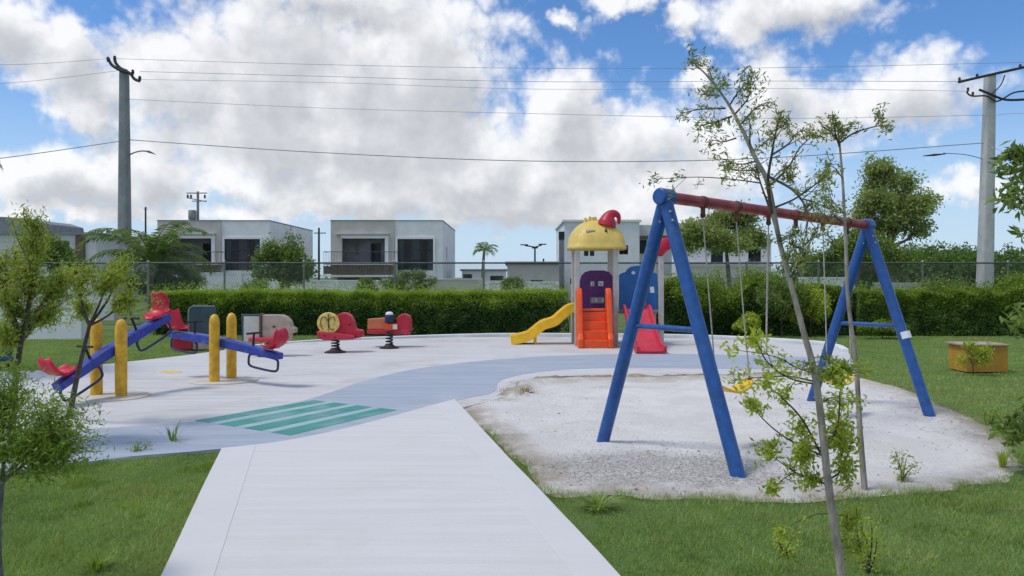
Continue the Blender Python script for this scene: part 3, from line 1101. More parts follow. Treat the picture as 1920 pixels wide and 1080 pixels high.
def rider_face():
    Y = 15.2
    b0 = G(629, 661, ZS)
    x = b0.x
    T = thing('spring_rider', 'spring rider with a round yellow disc before a red rounded body', 'spring rider', (x, b0.y, ZS))
    spring(T, x, b0.y, .36)
    k = Y / F
    X = lambda px: (px - 960) * k
    Z = lambda py: HC + (HZ - py) * k
    MB().box2((X(612), Y - .12, .335), (X(670), Y + .12, .375)).build('mount_plate', 'dark_metal', T, False, .008)
    cx, cz = X(619), Z(605)
    d = MB()
    d.prism(ell(cx, cz, 21 * k, 20 * k, n_=30), frontal(0, Y - .17, 0), .07)
    f = d.build('disc', 'face_yellow', T, False, .02)
    lines = MB()
    lines.box((cx + .005, Y - .176, cz + .02), (.012, .012, .34))
    for sx in (-1, 1):
        arc = ell(cx + sx * .08, cz, .07, .13, 20, 250 if sx < 0 else 300, 14)
        lines.tube([(p[0], Y - .175, p[1]) for p in arc], .008, 5)
    lines.build('painted_lines', 'trim_dark', f)
    body = [(X(626), Z(634)), (X(626), Z(600)), (X(632), Z(591)), (X(642), Z(586)), (X(652), Z(587)), (X(659), Z(592)), (X(664), Z(602)),
            (X(668), Z(617)), (X(681), Z(619)), (X(681), Z(632)), (X(668), Z(634))]
    board(T, 'body', 'crimson_plastic', body, Y - .10, .26, .03)
    board(T, 'seat', 'pink_red', pxp(Y, [(597, 620), (628, 622), (668, 628), (668, 635), (612, 637), (600, 633)]), Y - .19, .36, .02)
    MB().tube([P(613, 628, Y) - Vector((0, .2, 0)), P(611, 630, Y) + Vector((0, .28, 0))], .018, 8).build('footrest', 'black_rubber', T, True)
    MB().tube([P(658, 608, Y) - Vector((0, .16, 0)), P(658, 608, Y) + Vector((0, .28, 0))], .016, 8).build('handle', 'black_rubber', T, True)


def rider_train():
    Y = 16.3
    b0 = G(730, 653, ZS)
    T = thing('spring_rider', 'spring rider with orange panel, navy knob and red rounded end', 'spring rider', (b0.x, b0.y, ZS))
    spring(T, b0.x, b0.y, .40, .07, .21)
    board(T, 'panel', 'orange_board', pxp(Y, [(690, 598), (723, 596), (723, 617), (690, 617)]), Y - .05, .18)
    board(T, 'floor', 'pink_red', pxp(Y, [(690, 618), (768, 618), (768, 627), (690, 625)]), Y - .14, .34)
    board(T, 'rounded_end', 'crimson_plastic',
          pxp(Y, [(745, 626), (745, 596), (752, 589), (760, 588), (768, 592), (771, 600), (772, 618), (768, 626)]), Y - .13, .30, .03)
    x = P(732, 600, Y).x
    MB().lathe([(.085, 0), (.10, .02), (.10, .13), (.08, .17)], 18, Matrix.Translation((x, Y - .14, P(0, 604, Y).z))).build('knob', 'navy', T, True)
    MB().lathe([(.085, 0), (.08, .035), (.04, .06), (.005, .065)], 18,
               Matrix.Translation((x, Y - .14, P(0, 604, Y).z + .172))).build('knob_cap', 'white_print', T, True)
    board(T, 'decal_board', 'orange_plastic', pxp(Y, [(724, 606), (748, 606), (748, 618), (724, 618)]), Y - .19, .04, .006)
    board(T, 'decal', 'white_print', pxp(Y, [(739, 607.5), (747, 607.5), (747, 616), (739, 616)]), Y - .196, .006, 0)
    MB().box2((b0.x - .25, Y - .12, .36), (b0.x + .45, Y + .12, .385)).build('mount_plate', 'dark_metal', T, False, .006)


def rider_elephant():
    Y = 14.4
    b0 = Vector((P(505, 0, Y).x, Y, ZS))
    T = thing('spring_rider', 'spring rider of beige and grey framed boards behind the red seesaw seat', 'spring rider', b0)
    spring(T, b0.x, Y, .34)
    board(T, 'frame_board', 'teal_dark', pxp(Y, [(452, 589), (492, 589), (492, 640), (455, 640)]), Y - .02, .05)
    board(T, 'pale_board', 'cream_board', pxp(Y, [(458, 593), (489, 593), (489, 640), (458, 640)]), Y - .035, .015, .004)
    MB().box2((P(489, 0, Y).x, Y - .10, .3), (P(493, 0, Y).x, Y + .1, P(0, 588, Y).z)).build('upright', 'brown_panel', T, False, .006)
    board(T, 'body', 'beige_board', pxp(Y, [(493, 590), (528, 590), (538, 594), (545, 602), (548, 612), (555, 616), (554, 624), (546, 625),
                                            (544, 639), (520, 640), (493, 634)]), Y - .07, .22, .02)
    board(T, 'seat', 'pink_red', pxp(Y, [(470, 632), (540, 632), (540, 640), (470, 640)]), Y - .15, .34, .02)
    MB().tube([P(517, 612, Y) - Vector((0, .14, 0)), P(517, 612, Y) + Vector((0, .24, 0))], .018, 8).build('handle', 'black_rubber', T, True)


def rider_grey():
    Y = 15.9
    b0 = Vector((P(352, 0, Y).x, Y, ZS))
    T = thing('spring_rider', 'spring rider with a dark grey rounded board and red box base before the hedge', 'spring rider', b0)
    board(T, 'back_board', 'teal_dark', pxp(Y, [(351, 640), (350, 585), (352, 579), (357, 576), (395, 576), (400, 580), (400, 640)]), Y + .12, .05, .012)
    board(T, 'rim', 'grey_plate', pxp(Y, [(348, 640), (347, 584), (350, 577), (356, 573), (396, 573), (397, 576), (357, 576), (352, 579), (350, 585), (351, 640)]),
          Y + .115, .06, .004)
    MB().box2((P(333, 0, Y).x, Y - .25, ZS), (P(369, 0, Y).x, Y + .1, .30)).build('base_box', 'crimson_plastic', T, False, .02)
    MB().box2((P(369, 0, Y).x, Y - .22, ZS), (P(402, 0, Y).x, Y + .1, .28)).build('side_box', 'beige_board', T, False, .015)
    MB().box2((P(331, 0, Y).x, Y - .3, .302), (P(371, 0, Y).x, Y + .105, .335)).build('seat', 'pink_red', T, False, .012)


rider_face()
rider_train()
rider_elephant()
rider_grey()

# ================================================================== play tower
YT = 16.6
tw = thing('play_tower', 'play tower with yellow domed roof, orange steps, purple and blue panels', 'play tower', (2.3, 17, ZS))
kx = YT / F
TX = lambda px: (px - 960) * kx
TZ = lambda py: HC + (HZ - py) * kx
xL, xM, xR = TX(1082), TX(1154), TX(1239.5)
yF, yB = YT, YT + .9
for x, y, zt in ((xL, yF, 2.2), (xM, yF, 2.2), (xL, yB, 2.2), (xM, yB, 2.2), (xR, yF, 2.02), (xR, yB, 1.9)):
    MB().box2((x - .055, y - .055, ZS), (x + .055, y + .055, zt)).build('post', 'grey_post', tw, False, .014)
MB().box2((xL - .05, yF + .057, .74), (xM - .057, yB + .05, .80)).build('deck', 'grey_plate', tw, False, .01)
MB().box2((xM - .055, yF + .057, .74), (xR + .05, yB + .05, .80)).build('deck', 'grey_plate', tw, False, .01)
# roof: a bell shaped dome on a rounded square


def sqring(cx, cy, rx, ry, z, n_=32, p=.45):
    out = []
    for k in range(n_):
        a = 2 * math.pi * k / n_
        c_, s_ = math.cos(a), math.sin(a)
        out.append((cx + rx * math.copysign(abs(c_) ** p, c_), cy + ry * math.copysign(abs(s_) ** p, s_), z))
    return out


rcx, rcy = TX(1120.5) + .02, YT + .45
prof = [(.61, .50, 2.19), (.655, .62, 2.175), (.665, .63, 2.22), (.645, .61, 2.25), (.640, .605, 2.34), (.615, .58, 2.46), (.56, .53, 2.58),
        (.475, .45, 2.68), (.36, .34, 2.77), (.22, .21, 2.83), (.06, .06, 2.855)]
roof = MB().loft([sqring(rcx, rcy, a, b, z, 40, .5 + .45 * max(0, (z - 2.2) / .66)) for a, b, z in prof]).build('roof', 'faded_yellow', tw, 'all')
tuf = MB()
for dx, h, r in ((-.16, 2.905, .04), (.0, 2.92, .05), (.06, 2.93, .04), (-.06, 2.935, .035)):
    tuf.lathe([(r * 1.2, 2.74), (r, h - .05), (r * .8, h - .015), (r * .25, h)], 12, Matrix.Translation((rcx - .10 + dx, rcy - .12, 0)))
tuf.build('crest', 'faded_yellow', roof, True)
# red curled cap on the roof
cpx = [(1137, 424, .215), (1139, 416, .20), (1142, 408, .155), (1147, 402.5, .115), (1153, 401, .085), (1158.5, 404, .06), (1160.5, 410, .045), (1160.5, 417, .034), (1160, 420, .02)]
cp = smooth_line([P(x, y, YT + .15) for x, y, _ in cpx], 4)
rr = np.interp(np.linspace(0, len(cpx) - 1, len(cp)), range(len(cpx)), [r for *_, r in cpx])
MB().tube(cp, list(rr), 18).build('curled_cap', 'crimson_plastic', roof, 'all')
mk = MB()
zf = 2.56
for k, gx in enumerate((-.24, -.17, -.10)):
    mk.box((rcx + gx - .02, rcy - .53, zf), (.05, .02, .012))
    mk.box((rcx + gx - .04, rcy - .532, zf + .02), (.012, .02, .05))
    mk.box((rcx + gx - .0, rcy - .532, zf + .02), (.012, .02, .05))
mk.build('painted_mark', 'grey_plate', roof)
MB().lathe([(.005, 0), (.035, .008), (.03, .035), (.012, .06), (.006, .10)], 12, Matrix.Translation((rcx + .155, rcy - .52, 2.555))).build('bell', 'dark_metal', roof, True)

# purple arched panel above the steps
px0, px1 = 1086 - 960, 1150 - 960
YP_ = yB - .09
pu = pxp(YP_, [(1087, 580), (1087, 528), (1090, 517), (1097, 510), (1107, 507), (1132, 507), (1142, 510), (1149, 518), (1152, 530), (1152, 580)])
pup = board(tw, 'purple_panel', 'purple_plastic', pu, YP_, .05, .012)
for x0, x1, y0, y1 in ((1107.5, 1114, 528, 536.5), (1122, 1131, 527.5, 536)):
    d_ = board(tw, 'sticker', 'white_print', pxp(YP_, [(x0, y1), (x0, y0), (x1, y0), (x1, y1)]), YP_ - .006, .006, 0, pup)
board(tw, 'activity_board', 'grey_plate', pxp(YP_, [(1107, 569), (1107, 557), (1132, 557), (1132, 569)]), YP_ - .02, .02, .004, pup)
for k in range(4):
    xx = 1109.5 + k * 6
    board(tw, 'activity_tile', 'cream_board' if k % 2 else 'beige_board', pxp(YP_, [(xx, 567), (xx, 559), (xx + 4.4, 559), (xx + 4.4, 567)]), YP_ - .028, .008, .002, pup)
# digit and marks printed on the stickers
dg = MB()
for (x0, z0, x1, z1) in ((1109, 530, 1112.5, 530), (1112.5, 530, 1112.5, 532.3), (1112.5, 532.3, 1109, 535), (1109, 535, 1113, 535)):
    dg.tube([P(x0, z0, YP_ - .009), P(x1, z1, YP_ - .009)], .008, 5)
dg.build('printed_digit', 'purple_plastic', pup)
dg = MB()
for (x0, z0, x1, z1) in ((1123.5, 529, 1125.5, 535), (1125.5, 535, 1127.5, 529.5), (1127.5, 529.5, 1129.5, 535)):
    dg.tube([P(x0, z0, YP_ - .009), P(x1, z1, YP_ - .009)], .006, 5)
dg.build('printed_letter', 'purple_plastic', pup)
# blue shouldered panel
YB_ = yB - .07
bl = pxp(YB_, [(1161, 584), (1161, 515), (1166, 512), (1173, 510), (1177, 504), (1183, 500), (1192, 498), (1207, 498), (1216, 501),
               (1221, 507), (1225, 510), (1230, 512), (1233, 516), (1233, 584)])
blp = board(tw, 'blue_panel', 'blue_panel', bl, YB_, .05, .012)
board(tw, 'sticker', 'white_print', pxp(YB_, ell(1187.5, 511.5, 3.6, 3.0, n_=16)), YB_ - .006, .006, 0, blp)
board(tw, 'sticker', 'white_print', pxp(YB_, [(1219, 549), (1218.5, 538), (1226, 537.5), (1227, 549)]), YB_ - .006, .006, 0, blp)
# red mitten shaped finial on the right post
fx = TX(1243)
fin = MB()
for cx_, cz_, rx_, rz_ in ((TX(1240), TZ(463), .20, .20),):
    rings = []
    for k in range(9):
        v = -1 + 2 * k / 8
        rings.append([(cx_ + (.05 * v) + rx_ * (1 - .55 * abs(v) ** 2.2) * (.82 + .18 * v) * math.cos(a) , yF + .12 * (1 - .6 * v * v) * math.sin(a), cz_ + rz_ * v * (1 + .08 * math.cos(a)))
                      for a in [2 * math.pi * j / 20 for j in range(20)]])
    fin.loft(rings)
fin.tube([(TX(1246), yF, TZ(468)), (TX(1253), yF - .02, TZ(464)), (TX(1258), yF - .02, TZ(456))], [.06, .055, .03], 10)
fin.build('red_finial', 'bright_red', tw, 'all')

# orange steps
ys0, ys1 = 15.95, YT - .06
prof = [(ys0, ZS), (ys0, .22), (ys0 + .05, .30), (ys0 + .10, .33), (ys1 - .26, 1.18), (ys1 - .22, 1.27), (ys1 - .12, 1.32), (ys1, 1.30), (ys1, ZS)]
kS = 16.1 / F
sx0, sx1 = (1083 - 960) * kS, (1149.5 - 960) * kS
YZ = Matrix(((0, 0, 1, 0), (1, 0, 0, 0), (0, 1, 0, 0), (0, 0, 0, 1)))     # local xy -> world yz, thickness -> +x
for x in (sx0, sx1 - .12):
    MB().prism(prof, Matrix.Translation((x, 0, 0)) @ YZ, .12).build('stair_side', 'orange_plastic', tw, False, .03)
ns = 4
for k in range(ns):
    yy = ys0 + .04 + k * .135
    z1 = ZS + (k + 1) * (.80 - ZS) / ns - .02
    z0 = max(ZS, ZS + k * (.80 - ZS) / ns - .07)
    MB().box2((sx0 + .121, yy, z0), (sx1 - .121, yy + .132, z1)).build('step', 'orange_plastic', tw, False, .012)


MB().box2((sx0 + .122, ys1 - .11, .80), (sx1 - .122, ys1 - .03, .865)).build('stair_bar', 'orange_plastic', tw, False, .02)

# slides: a lofted trough with raised edges
def slide(name, m, line, across, width, wall, th=.03):
    rings = []
    pts = smooth_line(line, 6)
    ax = Vector(across).normalized()
    for i, p in enumerate(pts):
        d = (pts[min(i + 1, len(pts) - 1)] - pts[max(0, i - 1)]).normalized()
        up = d.cross(ax)
        if up.z < 0:
            up = -up
        h = width / 2
        q_ = [(-h, wall), (-h + .045, wall), (-h + .06, wall * .5), (-h + .10, .01), (0, 0), (h - .10, .01), (h - .06, wall * .5), (h - .045, wall), (h, wall),
              (h, -th), (-h, -th)]
        rings.append([p + ax * a + up * b for a, b in q_])
    return MB().loft(rings).build(name, m, tw, True, .006)


# yellow wavy slide, running left
yl = [(1.56, .80), (1.36, .79), (1.18, .66), (1.02, .52), (.88, .46), (.74, .42), (.58, .30), (.44, .19), (.30, .135), (.14, .10), (-.02, .075)]
slide('yellow_slide', 'yellow_plastic', [Vector((x, 17.1, z)) for x, z in yl], (0, 1, 0), .50, .16, .05)
MB().box2((.5, 16.95, ZS), (.56, 17.25, .22)).build('slide_support', 'yellow_plastic', tw, False, .01)
# red slide, running to the front
kR = 15.2 / F
rx = ((1186 + 1243) / 2 - 960) * kR
rl = [(YT + .05, .84), (YT - .14, .83), (YT - .34, .70), (YT - .7, .47), (YT - 1.1, .25), (YT - 1.4, .13), (YT - 1.6, .095), (YT - 1.84, .09)]
slide('red_slide', 'pink_red', [Vector((rx, y, z)) for y, z in rl], (1, 0, 0), .60, .10)
for s in (-1, 1):
    MB().prism([(YT - .02, .80), (YT - .02, .93), (YT - .10, .95), (YT - .24, .87), (YT - .36, .70)],
               Matrix.Translation((rx + s * .275 - .02, 0, 0)) @ YZ, .04).build('slide_guard', 'pink_red', tw, False, .01)
MB().box2((rx - .28, YT - 1.835, ZS), (rx + .28, YT - 1.79, .055)).build('slide_foot', 'pink_red', tw, False, .01)
MB().tube([(rx + .2, YT - .03, .85), (rx + .2, YT - .05, 1.0), (rx + .13, YT - .05, 1.02)], .014, 8).build('hand_grip', 'pink_red', tw, True)

# ================================================================== hedges and shrubs along the back
def hedge(label, x0, x1, y0, depth, h, leafs, n_, L, W, top_leaf, rough=.10):
    T = thing('hedge', label, 'hedge', ((x0 + x1) / 2, y0 + depth / 2, 0))

    def hgt(x):
        return h(x) + rough * (noise.noise(Vector((x * .8, 0, 3))) + .6 * noise.noise(Vector((x * 2.6, 4, 3))))

    def frt(x, z):
        return .14 * noise.noise(Vector((x * 1.1, z * 1.4, 11))) + .08 * noise.noise(Vector((x * 3.2, z * 3.2, 5)))
    # solid dark green core inside the leaves, keeps the hedge opaque
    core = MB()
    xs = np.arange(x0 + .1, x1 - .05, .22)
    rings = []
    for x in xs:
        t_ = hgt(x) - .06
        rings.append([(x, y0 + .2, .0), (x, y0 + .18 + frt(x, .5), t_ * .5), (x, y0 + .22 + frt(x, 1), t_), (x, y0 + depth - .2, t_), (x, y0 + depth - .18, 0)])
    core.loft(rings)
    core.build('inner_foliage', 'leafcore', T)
    st = MB()
    for x in np.arange(x0 + .2, x1, .45):
        x = x + random.uniform(-.12, .12)
        st.tube(curve((x, y0 + .16, -.03), (x + random.uniform(-.1, .1), y0 + .2, .55), 3, .1), [.022, .018, .012, .008], 5)
    st.build('stems', 'twig', T, kind='stuff')
    u = rng.random(n_)
    x = rng.uniform(x0, x1, n_)
    H = np.array([hgt(a) for a in x])
    kind = rng.random(n_)
    z = np.where(kind < .62, H * rng.random(n_) ** .85, H + rng.normal(0, .03, n_))
    y = np.where(kind < .62, y0 + .03 + np.abs(rng.normal(0, .09, n_)), y0 + rng.random(n_) * depth)
    sh = np.array([frt(a, b_) for a, b_ in zip(x, z)])
    y = y + sh * (kind < .62)
    z = np.maximum(z, .03) + (rng.random(n_) < .10) * (kind > .62) * rng.random(n_) ** 2 * .28
    c = np.stack([x, y, z], 1)
    ax = unit(rng.normal(size=(n_, 3)) + np.array([0, -.5, .55]))
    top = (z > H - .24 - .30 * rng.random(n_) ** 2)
    pts = leaf_points(c, L, W, ax).reshape(n_, 4, 3)
    rn = np.clip(.3 + .7 * np.array([noise.noise(Vector((a * 3, b_ * 3, 1))) for a, b_ in zip(x, z)]) + rng.random(n_) * .5, 0, 1)
    mesh_np('leaves', pts[~top].reshape(-1, 3), 4, leafs, T, rn[~top])
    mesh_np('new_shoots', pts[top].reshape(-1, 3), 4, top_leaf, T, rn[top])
    return T


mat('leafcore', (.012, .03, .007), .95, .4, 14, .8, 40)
hedge('clipped dark green hedge behind the spring riders and yellow slide', -9.6, 1.50, 19.75, 1.0,
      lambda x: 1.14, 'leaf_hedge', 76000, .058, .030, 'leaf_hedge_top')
hedge('looser bright green hedge behind the play tower and swings', 3.05, 9.0, 19.75, 1.1,
      lambda x: 1.32 - .02 * (x - 3), 'leaf_hedge', 52000, .062, .032, 'leaf_shrub', .45)
hedge('dark hedge at the right beyond the lawn and ochre box', 9.1, 17.5, 19.6, 1.2,
      lambda x: 1.18 + .1 * math.sin(x), 'leaf_dark', 52000, .066, .036, 'leaf_shrub', .42)


def shrub(label, cx, cy, w_, h_, n_, leaf, L=.06, W=.03, name='shrub', cat='shrub', group=None, z0=0., per=14, lobes=5):
    lb = []
    for k in range(lobes):
        a = random.uniform(0, 6.28)
        rr = random.uniform(.0, .45)
        lb.append(((cx + w_ * rr * math.cos(a), cy + w_ * .5 * rr * math.sin(a), z0 + h_ * random.uniform(.40, .72)),
                   (w_ * random.uniform(.26, .38), w_ * random.uniform(.22, .3), h_ * random.uniform(.22, .34))))
    return tree(name, label, cat, (cx, cy, z0), (cx, cy, z0 + h_ * .25), lb, n_, per, min(w_, h_) * .06, L, W, leaf, 'twig', max(.012, w_ * .02), group)


for px, Y, ww, hh, lf, lab in ((1335, 19.5, 1.3, 1.75, 'leaf_shrub', 'yellow green shrub right of the near blue leg, in front of the fence'),
                               (1410, 20.9, 1.5, 1.95, 'leaf_shrub', 'tall light green shrub behind the yellow front swing'),
                               (1465, 19.3, 1.1, 1.35, 'leaf_mid', 'mid green shrub behind the sapling stem'),
                               (1520, 19.4, .95, 1.25, 'leaf_young', 'narrow yellow green shrub beside the rear blue legs'),
                               (1395, 18.9, .7, .62, 'leaf_young', 'low young shrub at the foot of the hedge behind the front swing'),
                               (1655, 18.7, .95, .45, 'leaf_shrub', 'low leafy plant at the hedge foot beside the far blue leg'),
                               (1740, 20.6, 1.6, 1.7, 'leaf_mid', 'rounded green shrub in the hedge row left of the right utility pole'),
                               (1890, 20.4, 1.5, 1.75, 'leaf_shrub', 'light green shrub right of the right utility pole')):
    shrub(lab, (px - 960) / F * Y, Y, ww * 1.15, hh * 1.12, 420, lf, .07, .032)

# ================================================================== chain link fence
YF = 21.6
zt = HC + (HZ - 493) / F * YF
fence = thing('chain_link_fence', 'grey chain link fence with pipe top rail behind the hedges', 'fence', (0, YF, 0))
fx0, fx1 = -15.5, 17.5
MB().tube([(fx0, YF, zt), (fx1, YF, zt)], .024, 8).build('top_rail', 'fence_rail', fence, True)
MB().tube([(fx0, YF, .12), (fx1, YF, .12)], .012, 6).build('bottom_rail', 'fence_post', fence, True)
pxs = [278, 421, 570, 740, 907, 1075, 1240, 1400, 1535, 1730, 1890]
pX = [(p - 960) / F * YF for p in pxs] + [fx0, -13.0, 16.6]
proto = MB().lathe([(.03, 0), (.03, zt + .03), (.034, zt + .035), (.02, zt + .07), (.004, zt + .08)], 10).build('post', 'fence_post', fence, True)
proto.location = (pX[0], 0, 0)
for x in pX[1:]:
    c_ = proto.copy()
    COL.objects.link(c_)
    c_.parent = fence
    c_.location = (x, 0, 0)
wv, wf = [], []
step, H_ = .075, zt - .14
for s in (-1, 1):
    x = fx0 - H_
    while x < fx1:
        a = Vector((x if s > 0 else x + H_, YF + s * .003, .13))
        b_ = Vector((x + H_ if s > 0 else x, YF + s * .003, .13 + H_))
        d = (b_ - a)
        t0, t1 = 0., 1.
        lo_, hi_ = (a.x, b_.x) if a.x < b_.x else (b_.x, a.x)
        if lo_ < fx0:
            if s > 0: t0 = (fx0 - a.x) / d.x
            else: t1 = (fx0 - a.x) / d.x
        if hi_ > fx1:
            if s > 0: t1 = (fx1 - a.x) / d.x
            else: t0 = (fx1 - a.x) / d.x
        if t1 > t0 and 0 <= t0 <= 1 and 0 <= t1 <= 1:
            p, q_ = a + d * t0, a + d * t1
            nx = Vector((-d.z, 0, d.x)).normalized() * .0032
            k = len(wv)
            dy = Vector((0, .003, 0))
            for pt in (p, q_):
                wv += [tuple(pt + nx), tuple(pt - nx * .5 + dy), tuple(pt - nx * .5 - dy)]
            wf += [(k, k + 1, k + 4, k + 3), (k + 1, k + 2, k + 5, k + 4), (k + 2, k, k + 3, k + 5)]
        x += step
wm = MB()
wm.v, wm.f = wv, wf
wm.build('wire_mesh', 'fence_wire', fence, kind='stuff')

# ================================================================== houses
def wall_panel(x0, x1, z0, z1, y, th, holes, axis='x'):
    """wall with real openings; axis x: runs along x facing -y, axis y: runs along y facing +x (y is then its x)"""
    xs = sorted({x0, x1, *[h[0] for h in holes], *[h[1] for h in holes]})
    zs = sorted({z0, z1, *[h[2] for h in holes], *[h[3] for h in holes]})
    solid = {}
    for i in range(len(xs) - 1):
        for j in range(len(zs) - 1):
            cx, cz = (xs[i] + xs[i + 1]) / 2, (zs[j] + zs[j + 1]) / 2
            solid[i, j] = not any(h[0] < cx < h[1] and h[2] < cz < h[3] for h in holes)
    mb = MB()
    pt = (lambda a, d, z: (a, y + d, z)) if axis == 'x' else (lambda a, d, z: (y - d, a, z))
    for (i, j), s in solid.items():
        if not s:
            continue
        a, b, c, d = xs[i], xs[i + 1], zs[j], zs[j + 1]
        mb.add([pt(a, 0, c), pt(b, 0, c), pt(b, 0, d), pt(a, 0, d)], [(0, 1, 2, 3)])
        mb.add([pt(a, th, c), pt(b, th, c), pt(b, th, d), pt(a, th, d)], [(3, 2, 1, 0)])
        for (di, dj, e) in ((-1, 0, (a, c, a, d)), (1, 0, (b, c, b, d)), (0, -1, (a, c, b, c)), (0, 1, (a, d, b, d))):
            if not solid.get((i + di, j + dj), False):
                mb.add([pt(e[0], 0, e[1]), pt(e[2], 0, e[3]), pt(e[2], th, e[3]), pt(e[0], th, e[1])], [(0, 1, 2, 3)])
    return mb


def window(T, x0, x1, z0, z1, y, nv=1, nh=0, frame='trim_dark', fw=.05, curtains=(), axis='x'):
    bx = (lambda a0, a1, d0, d1, c0, c1: ((a0, y + d0, c0), (a1, y + d1, c1))) if axis == 'x' else \
        (lambda a0, a1, d0, d1, c0, c1: ((y - d1, a0, c0), (y - d0, a1, c1)))
    f = MB()
    f.box2(*bx(x0, x1, .06, .12, z1 - fw, z1)).box2(*bx(x0, x1, .06, .12, z0, z0 + fw))
    f.box2(*bx(x0, x0 + fw, .061, .119, z0 + fw, z1 - fw)).box2(*bx(x1 - fw, x1, .061, .119, z0 + fw, z1 - fw))
    for k in range(nv):
        c = x0 + (x1 - x0) * (k + 1) / (nv + 1)
        f.box2(*bx(c - fw * .5, c + fw * .5, .063, .117, z0 + fw, z1 - fw))
    for k in range(nh):
        c = z0 + (z1 - z0) * (k + 1) / (nh + 1)
        f.box2(*bx(x0 + fw, x1 - fw, .065, .115, c - fw * .5, c + fw * .5))
    W_ = f.build('window', frame, T)
    MB().box2(*bx(x0 + fw * .5, x1 - fw * .5, .085, .095, z0 + fw * .5, z1 - fw * .5)).build('pane', 'glass', W_)
    for c0, c1 in curtains:
        mb = MB()
        n_ = 10
        a0, a1 = x0 + (x1 - x0) * c0, x0 + (x1 - x0) * c1
        v = []
        for i in range(n_ + 1):
            a = a0 + (a1 - a0) * i / n_
            dd = .17 + .04 * math.sin(i * 2.4)
            (p, _q) = bx(a, a, dd, dd, z0 + .05, z0 + .05)
            v.append([(p[0], p[1], z0 + .05), (p[0], p[1], z1 - .05)])
        vs = [q for pr_ in v for q in pr_]
        mb.add(vs, [(2 * i, 2 * i + 2, 2 * i + 3, 2 * i + 1) for i in range(n_)])
        mb.build('curtain', 'curtain', W_, True)
    return W_


